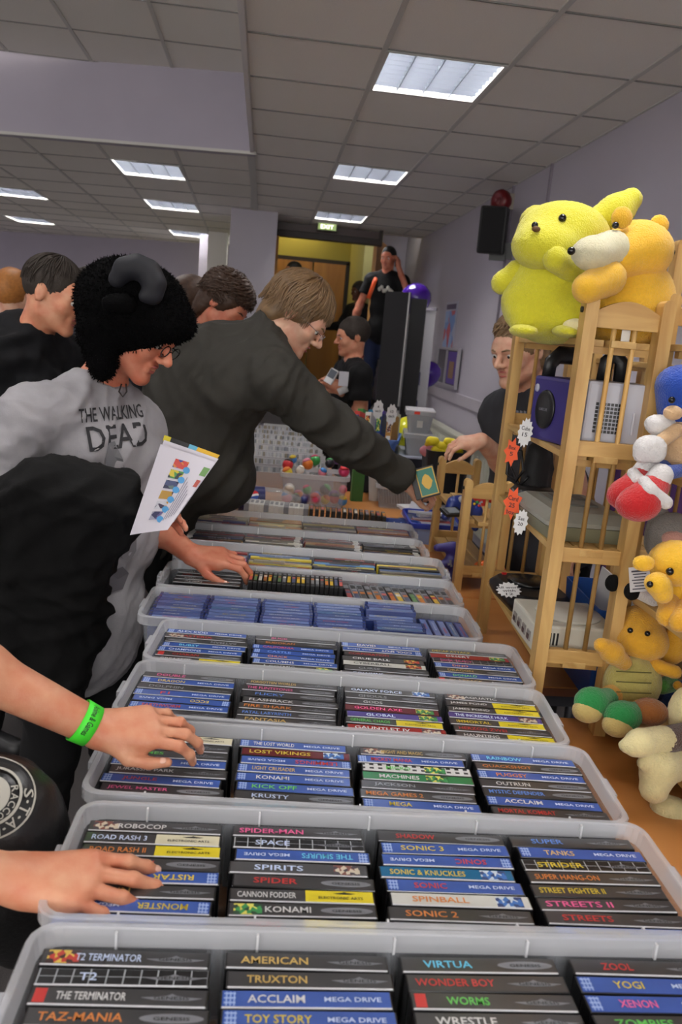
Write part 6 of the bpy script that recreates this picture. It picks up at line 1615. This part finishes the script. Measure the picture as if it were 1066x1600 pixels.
# game box in his hand
r = empty('held_box'); r.matrix_world = Matrix.Translation(at(664, 754, 2.736)) @ rotm((-0.25, -1.0, 0.25), (-0.35, 0, 0.9)).to_4x4(); tag(r, 'black game box with green and gold cover held over the disc tub', 'game box')
MB().box((0, 0, 0), (0.085, 0.022, 0.105), bev=0.002).build('carton', M_black, r)
MB().box((-0.008, 0.0115, 0), (0.062, 0.001, 0.095)).build('gold_border', mat('box_gold', (200, 160, 50), 0.35), r)
MB().box((-0.008, 0.0125, 0), (0.055, 0.001, 0.088)).build('green_cover', mat('box_green', (20, 110, 90), 0.3), r)
MB().prism([(0.019*x, 0.027*y) for x, y in ((1, 0), (0.55, 0.7), (0, 1), (-0.55, 0.7), (-1, 0), (-0.55, -0.7), (0, -1), (0.55, -0.7))], 0, 0.001, M=Matrix.Translation((-0.008, 0.013, 0)) @ Matrix.Rotation(math.radians(-90), 4, 'X')).build('gold_emblem', mat('box_gold', (200, 160, 50), 0.35), r)

# ---------------------------------------------------------------- man in black hoodie, left
P3 = dict(head=at(84, 462, 2.9), f=(0.93, -0.22, -0.30), u=(0.28, 0, 1), neck=at(50, 528, 2.93), pelvis=at(15, 905, 2.95), fB=(0.85, -0.5, 0), w=1.08, belly=1.1,
          shR=at(-30, 575, 2.80), elR=at(-60, 720, 2.75), wrR=at(40, 780, 2.7), shL=at(105, 560, 3.08), elL=at(120, 700, 3.1), wrL=at(180, 760, 3.0))
P3['ncol'] = (0.1, 0, 1)
p3, L3 = body('person', 'short-haired man in a black hoodie at the left edge', None, P3, M_skin, 0.008)
top(p3, P3, cloth('hoodie_black', (15, 16, 20)), 0.012, 0.03, 1.9, (0.012, 20), 'hoodie', hood=True, collar=0.055, seed=2); trousers(p3, P3, cloth('black_trousers', (8, 8, 10), 0.9), 0.02)
M_hd = mat('hair_dark', (48, 38, 30), 0.7, bump=(500, 0.6, 0.003), noise=(90, 0.3))
blob_obj('hair', hair_cap(p3, L3, rotm(P3['f'], P3['u']), M_hd, 1.03, low=-0.012), 0.005, M_hd, p3, None, 0.002)
strands(p3, L3, M_hd, 350, 0, 15, lambda c: 1.75 if c < 0.3 else 1.2, 1.03, 0.0, 0.0026)
face_bits(p3, L3, 1.0, M_hd)

# ---------------------------------------------------------------- curly-haired person behind the leaning man
P4 = dict(head=at(350, 478, 3.62), f=(0.75, -0.35, -0.55), u=(0.4, 0, 0.9), neck=at(318, 530, 3.66), pelvis=at(290, 800, 3.7), fB=(0.8, -0.3, -0.1), shR=at(280, 560, 3.5), elR=at(300, 660, 3.45), wrR=at(320, 720, 3.5), shL=at(360, 555, 3.85), elL=at(370, 650, 3.9), wrL=at(360, 720, 3.85))
p4, L4 = body('person', 'curly-haired person bending behind the man in the dark jacket', None, P4, M_skin2, 0.010)
top(p4, P4, cloth('dark_top', (36, 34, 38)), 0.014, 0.02, 1.9, (0.008, 20), seed=3); trousers(p4, P4, cloth('black_trousers', (8, 8, 10), 0.9), 0.02)
M_hc = mat('hair_curly', (70, 46, 30), 0.55, noise=(60, 0.4))
blob_obj('hair', hair_cap(p4, L4, rotm(P4['f'], P4['u']), M_hc, 1.16, low=-0.01, back=0.09), 0.008, M_hc, p4, None, 0.004)
strands(p4, L4, M_hc, 300, 0, 9, lambda c: 2.0 if c < 0.2 else 1.45, 1.22, 0.03, 0.005, curl=0.22)
face_bits(p4, L4, 1.0, M_hc, eyes=False)

# ---------------------------------------------------------------- helpers for people further back
def standing(label, px, py, d, f, skinm, topm, hairm, sleeve, h=1.0, lean=(0, 0), arms='down', feet=FLOOR, vox=0.012, legm=None, P_over=None, grow=1.06):
    f = Vector(f); fB = Vector((f.x, f.y, 0)).normalized(); C = at(px, py, d); rt = fB.cross(Vector((0, 0, 1)))
    neck = C+Vector((-lean[0]*0.05-fB.x*0.02, -fB.y*0.02, -0.165)); pel = neck+Vector((-lean[0]*0.2, 0, -0.57*h))
    P = dict(head=C, f=f, u=(0, 0, 1), neck=neck, pelvis=pel, fB=fB)
    for sd, q in (('R', 1), ('L', -1)):
        s_ = neck+rt*(q*0.175)-Vector((0, 0, 0.06)); P['sh'+sd] = s_
        P['el'+sd] = s_+rt*(q*0.05)-Vector((0, 0, 0.29))-fB*0.03
        P['wr'+sd] = P['el'+sd]+Vector((0, 0, -0.24))+fB*0.06
    if P_over: P.update(P_over(P, fB, rt))
    r, L = body('person', label, None, P, skinm, vox, handsL=P.get('hL'), handsR=P.get('hR'))
    top(r, P, topm, vox*1.15, 0.018, sleeve, (0.006, 22), seed=int(px), hem=0.02); trousers(r, P, legm or cloth('black_trousers', (8, 8, 10), 0.9), vox*1.6, feet=feet)
    blob_obj('hair', hair_cap(r, L, rotm(P['f'], P['u']), hairm, grow), 0.008 if vox < 0.011 else 0.01, hairm, r, None, 0.003)
    face_bits(r, L, 1.0, hairm)
    return r, L, P
M_btee = cloth('black_tee', (14, 14, 16)); M_jean = cloth('jeans', (34, 44, 74))
# man with lanyard holding a white device
def ov5(P, fB, rt):
    return dict(elR=P['shR']+Vector((0.05, -0.02, -0.27)), wrR=at(536, 612, 5.300), elL=P['shL']+Vector((0.03, 0, -0.27)), wrL=at(530, 610, 5.459),
                hR=((-0.75, 0, 0.55), (0.2, -0.9, 0.3), -1, [(25, 35, 25)]*4, {}), hL=((-0.75, -0.1, 0.5), (0.2, 0.9, 0.3), 1, [(25, 35, 25)]*4, {}))
p5, L5, P5 = standing('young man with red lanyard holding a small white device', 551, 527, 5.41, (-0.97, -0.2, -0.18), M_skin, M_btee, M_hd, 0.6, vox=0.008, P_over=ov5, grow=1.1)
for s in (-1, 1): MB().tube([L5(s*0.05, -0.05, -0.12), Vector(P5['neck'])+Vector((-0.10, s*0.05-0.06, -0.12)), at(537, 588, 5.215)], 0.009, 6, flat=0.3).build('lanyard', mat('lanyard_red', (150, 26, 34), 0.6), p5)
MB().box((0, 0, 0), (0.06, 0.006, 0.09), M=Matrix.Translation(at(537, 592, 5.194))).build('badge', mat('badge_white', (190, 188, 196), 0.5), p5)
MB().tube([at(534, 605, 5.258), at(538, 614, 5.258)], 0.034, 12).build('wristband', mat('band_white', (206, 206, 206), 0.5), p5)
r = empty('white_device'); r.matrix_world = Matrix.Translation(at(518, 588, 5.279)) @ rotm((-0.4, -0.8, 0.3), (0.4, 0, 0.9)).to_4x4(); tag(r, 'small white handheld device held by the man with lanyard', 'device')
MB().box((0, 0, 0), (0.06, 0.014, 0.10), bev=0.004).build('case', mat('device_white', (206, 206, 206), 0.35), r); MB().box((0, 0.0075, 0.015), (0.05, 0.001, 0.055)).build('screen', mat('device_screen', (90, 96, 104), 0.2), r)
# man on the phone standing on the raised floor
def ov6(P, fB, rt):
    C = Vector(P['head']); return dict(elL=P['shL']+Vector((0.10, -0.10, -0.22)), wrL=C+Vector((0.11, -0.10, -0.10)), elR=P['shR']+Vector((-0.10, 0, -0.27)), wrR=P['shR']+Vector((-0.17, -0.04, -0.50)),
                hL=((-0.15, 0.1, 0.9), (0.8, -0.5, 0.1), 1, [(30, 50, 30)]*4, {}), hR=((-0.1, 0, -0.9), (-0.8, -0.4, 0), 1, [(25, 30, 20)]*4, {}))
p6, L6, P6 = standing('man in black T-shirt talking on the phone by the doorway', 607, 404, 9.0, (-0.45, -0.88, -0.15), M_skin2, M_btee, mat('hair_black2', (20, 18, 18), 0.6), 0.6, vox=0.010, feet=-0.85, legm=M_jean, P_over=ov6, grow=1.03)
MB().box((0, 0, 0), (0.035, 0.02, 0.10), M=Matrix.Translation(Vector(P6['head'])+Vector((0.085, -0.05, -0.03)))).build('phone', M_black, p6)
MB().tube([Vector(P6['shR'])+Vector((0.06, -0.03, 0.075)), Vector(P6['shR'])+Vector((0.02, -0.13, -0.02)), Vector(P6['shR'])+Vector((-0.03, -0.13, -0.20))], 0.024, 8, flat=0.4).build('bag_strap', mat('strap_orange', (236, 90, 30), 0.6), p6)
sc_ = Vector(P6['neck'])+Vector((-0.04, -0.155, -0.16))
for k in range(7): MB().ball(sc_+Vector((-0.05+0.022*k, 0.0, 0.02*math.sin(k*1.9))), (0.018, 0.006, 0.022), 8, 6).build('shirt_print', mat('print_pale', (206, 206, 196), 0.6), p6)
# dark figure in the doorway and people behind the glass
def ov7(P, fB, rt): return dict(elR=P['shR']+Vector((-0.12, -0.05, -0.22)), wrR=P['shR']+Vector((-0.34, -0.08, -0.24)))
standing('person in dark coat standing in the doorway', 561, 456, 10.8, (-0.85, -0.5, -0.1), M_skind, cloth('coat_black', (16, 16, 18)), mat('hair_black2', (20, 18, 18), 0.6), 1.9, feet=-0.85, vox=0.012, P_over=ov7, grow=1.16)
standing('dark-haired person at the lobby doors, head only showing', 458, 424, 11.2, (-0.9, -0.3, -0.1), M_skin, cloth('coat_grey', (54, 58, 52)), mat('hair_black2', (20, 18, 18), 0.6), 1.9, feet=-0.85, vox=0.014)
standing('person in grey-green top left of the lobby doors', 452, 444, 11.9, (0.3, 0.9, -0.1), M_skin, cloth('top_sage', (96, 98, 84)), mat('hair_black2', (20, 18, 18), 0.6), 1.9, feet=-0.85, vox=0.014)
# heads in the crowd at the left
standing('ginger-haired person behind the man in the hoodie', 22, 462, 4.3, (0.3, 0.9, 0), M_skin3, cloth('top_plum', (70, 56, 70)), mat('hair_ginger', (186, 120, 56), 0.6, noise=(80, 0.3)), 1.9, vox=0.014, grow=1.1)
standing('dark-haired person between the hoodie and the furry hat', 138, 466, 3.9, (0.4, -0.85, 0), M_skin2, cloth('top_striped', (60, 62, 70)), M_hd, 1.9, vox=0.014, grow=1.15)
standing('brown-haired person behind the furry hat with dark clothes', 300, 478, 4.1, (0.6, 0.5, -0.2), M_skin2, cloth('dark_top', (36, 34, 38)), M_hc, 1.9, vox=0.014, grow=1.2)

# ---------------------------------------------------------------- seller behind the tall rack
P8 = dict(head=at(812, 548, 2.80), f=(-0.82, -0.52, -0.30), u=(-0.1, 0, 1), neck=at(832, 608, 2.86), pelvis=at(850, 850, 2.95), fB=(-0.85, -0.5, 0), w=1.15, belly=1.25,
          shR=at(782, 645, 3.02), elR=at(798, 735, 2.98), wrR=at(752, 688, 2.78), shL=at(880, 640, 2.72), elL=at(895, 750, 2.70), wrL=at(930, 840, 2.72))
p8, L8 = body('person', 'seller in a dark grey T-shirt standing behind the console rack', None, P8, M_skin3, 0.006,
              handsR=((-0.95, -0.15, -0.12), (-0.15, -0.35, 0.9), -1, [(22, 40, 28), (24, 44, 30), (28, 46, 30), (34, 46, 30)], dict(th=((30, -30), (15, -30), (8, -20)), s=0.86)),
              handsL=((-0.7, -0.1, -0.6), (-0.4, 0, 0.9), 1, [(25, 30, 20)]*4, {}))
_, (SV8, SQ8) = top(p8, P8, cloth('tee_charcoal', (54, 55, 60)), 0.010, 0.022, 0.6, (0.008, 20), 't_shirt', seed=6); trousers(p8, P8, cloth('black_trousers', (8, 8, 10), 0.9), 0.018)
M_hs = mat('hair_sandy', (140, 112, 80), 0.55, noise=(60, 0.35))
blob_obj('hair', hair_cap(p8, L8, rotm(P8['f'], P8['u']), M_hs, 1.07, low=-0.005, back=0.07), 0.006, M_hs, p8, None, 0.003)
strands(p8, L8, M_hs, 200, 0, 12, lambda c: 1.9 if c < 0.2 else 1.2, 1.1, 0.03, 0.004, curl=0.12)
face_bits(p8, L8, 1.0, M_hs)
tree8 = BVHTree.FromPolygons([tuple(v) for v in SV8], [tuple(q) for q in SQ8])
for k_ in range(4):
    x_ = 768+k_*9; wrap_poly([at(x_, 646, 2.6), at(x_+6, 647, 2.6), at(x_+5, 656, 2.6), at(x_-1, 655, 2.6)], mat('print_silver', (130, 130, 136), 0.7), p8, tree8, (-0.55, -0.83, 0), 'shirt_print')

# ---------------------------------------------------------------- person whose two hands reach in from the left
P9 = dict(head=(-0.66, 1.00, 0.02), f=(0.9, 0.0, -0.4), u=(0.3, 0, 0.95), neck=(-0.70, 1.02, -0.15), pelvis=(-0.70, 1.02, -0.72), fB=(1, 0.05, 0), w=1.0, arm=0.95,
          shL=(-0.69, 1.21, -0.22), elL=at(-150, 990, 1.12), wrL=at(150, 1138, 1.165), shR=(-0.69, 0.83, -0.22), elR=(-0.52, 0.80, -0.56), wrR=at(22, 1372, 0.885))
p9, L9 = body('person', 'person in black at the left edge, bare arms reaching to the tubs', None, P9, M_skin, 0.0036,
              handsL=((0.98, 0.10, 0.04), (-0.05, -0.42, 0.9), 1, [(14, 38, 24), (12, 38, 26), (14, 40, 28), (20, 42, 28)], dict(th=((44, -16), (12, -8), (0, -2)), s=0.95)),
              handsR=((0.97, 0.02, -0.03), (0.0, -0.32, 0.95), -1, [(14, 16, 10), (12, 16, 10), (14, 18, 12), (16, 20, 14)], dict(s=0.98, spread=(7, 1, -7, -16), th=((34, -22), (20, -14), (8, -8)))))
top(p9, P9, M_btee, 0.010, 0.02, 0.75, (0.007, 22), 't_shirt', seed=7); trousers(p9, P9, cloth('black_trousers', (8, 8, 10), 0.9), 0.018)
blob_obj('hair', hair_cap(p9, L9, rotm(P9['f'], P9['u']), M_hd, 1.08, back=0.08), 0.007, M_hd, p9, None, 0.003); face_bits(p9, L9, 1.0, M_hd)
# green paper wristband
wv = (Vector(P9['wrL'])-Vector(P9['elL'])).normalized(); wc = Vector(P9['wrL'])-wv*0.018
wb = MB(); Rw = rotm(wv, (0, 0, 1))
loops = []
for off, rr_ in ((-0.0125, 0.0315), (0.0125, 0.0300), (0.0125, 0.0310), (-0.0125, 0.0325)):
    loops.append([wc+wv*off+Rw @ Vector((math.cos(a), 0, math.sin(a)))*rr_ for a in [2*math.pi*k/28 for k in range(28)]])
wb.ring(loops, False, False, True, close=True)
wbo = wb.build('wristband', mat('band_green', (70, 226, 50), 0.5), p9)
v, fs = text_mesh('Anime & Games', 0.050, 0.010)
out = []
for x, y, _ in v:
    a = math.radians(38)-x/0.0325
    q = Rw @ Vector((math.cos(a), 0, math.sin(a)))
    out.append(wc+wv*y+q*0.0330)
obj('band_lettering', np_mesh('band_lettering', out, fs), M_black, wbo)
# black leather bag with a round patch
b = Blob(0.04)
b.ell(at(-22, 1300, 1.04), (0.108, 0.09, 0.112)).cap(at(20, 1320, 1.02), at(62, 1350, 1.04), 0.055, 0.045).cap(at(-20, 1400, 1.02), at(40, 1440, 1.04), 0.07, 0.06)
BV, BQ = b.surface(0.006); BV = folds(BV, vnormals(BV, BQ), 0.0025, 30, 3)
bag = obj('leather_bag', np_mesh('leather_bag', BV, BQ, True), mat('leather_black', (20, 20, 21), 0.38, bump=(160, 0.35, 0.002))); tag(bag, 'black leather bag with a round white-lettered patch at the left edge', 'bag')
treeB = BVHTree.FromPolygons([tuple(q) for q in BV], [tuple(q) for q in BQ])
M_pw = mat('patch_white', (176, 174, 164), 0.7); M_pk = mat('patch_black', (26, 26, 28), 0.7)
pc = at(-22, 1300, 1.04); pf = Vector((0.20, -0.50, 0.84)).normalized(); pR = rotm(pf, (0.2, 0.6, 1))
def on_bag(x, z, off):
    d = (pf+(pR @ Vector((-x, 0, z)))/0.10).normalized(); h = treeB.ray_cast(pc+d*0.4, -d)
    return (h[0]+d*off) if h[0] else pc+d*0.1
def ring_patch(r0, r1, m, name, off, a0=0, a1=360, n=48):
    vs = []; fs = []
    for k in range(n+1):
        a = math.radians(a0+(a1-a0)*k/n)
        for rr_ in (r0, r1): vs.append(on_bag(rr_*math.cos(a), rr_*math.sin(a), off))
    for k in range(n): fs.append((2*k, 2*k+1, 2*k+3, 2*k+2))
    return MB().add(vs, fs).build(name, m, bag)
def arc_text(s, rad, a0, a1, h, m, off):
    for i, ch in enumerate(s):
        if ch == ' ': continue
        a = math.radians(a0+(a1-a0)*i/(len(s)-1))
        v, fs = text_mesh(ch, h*(0.30 if ch == '.' else 0.8), h*(0.22 if ch == '.' else 1))
        er = Vector((math.cos(a), math.sin(a))); et = Vector((math.sin(a), -math.cos(a)))
        pts = []
        for x, y, _ in v:
            q = er*(rad+y)+et*x
            pts.append(on_bag(q.x, q.y, off))
        obj('patch_letter', np_mesh('patch_letter', pts, fs), m, bag)
ring_patch(0.0005, 0.062, M_pk, 'patch_ground', 0.002); ring_patch(0.058, 0.061, M_pw, 'patch_edge', 0.003); ring_patch(0.036, 0.040, M_pw, 'patch_ring', 0.003); ring_patch(0.0005, 0.024, M_pw, 'patch_centre', 0.003)
vs = [on_bag(x, z, 0.0042) for x, z in ((0.013, 0), (0, 0.013), (-0.013, 0), (0, -0.013))]; MB().add(vs, [(0, 1, 2, 3)]).build('patch_diamond', M_pk, bag)
arc_text('S.T.A.R.S.', 0.049, 20, -100, 0.015, M_pw, 0.0034); arc_text('RACCOON', 0.030, 30, -80, 0.0095, M_pw, 0.0034)
# ------------------------------------------------------------------ lift the working frame so the floor is at z = 0
bpy.context.view_layer.update()
for o in list(SC.objects):
    if o.parent is None:
        o.location.z += EYE
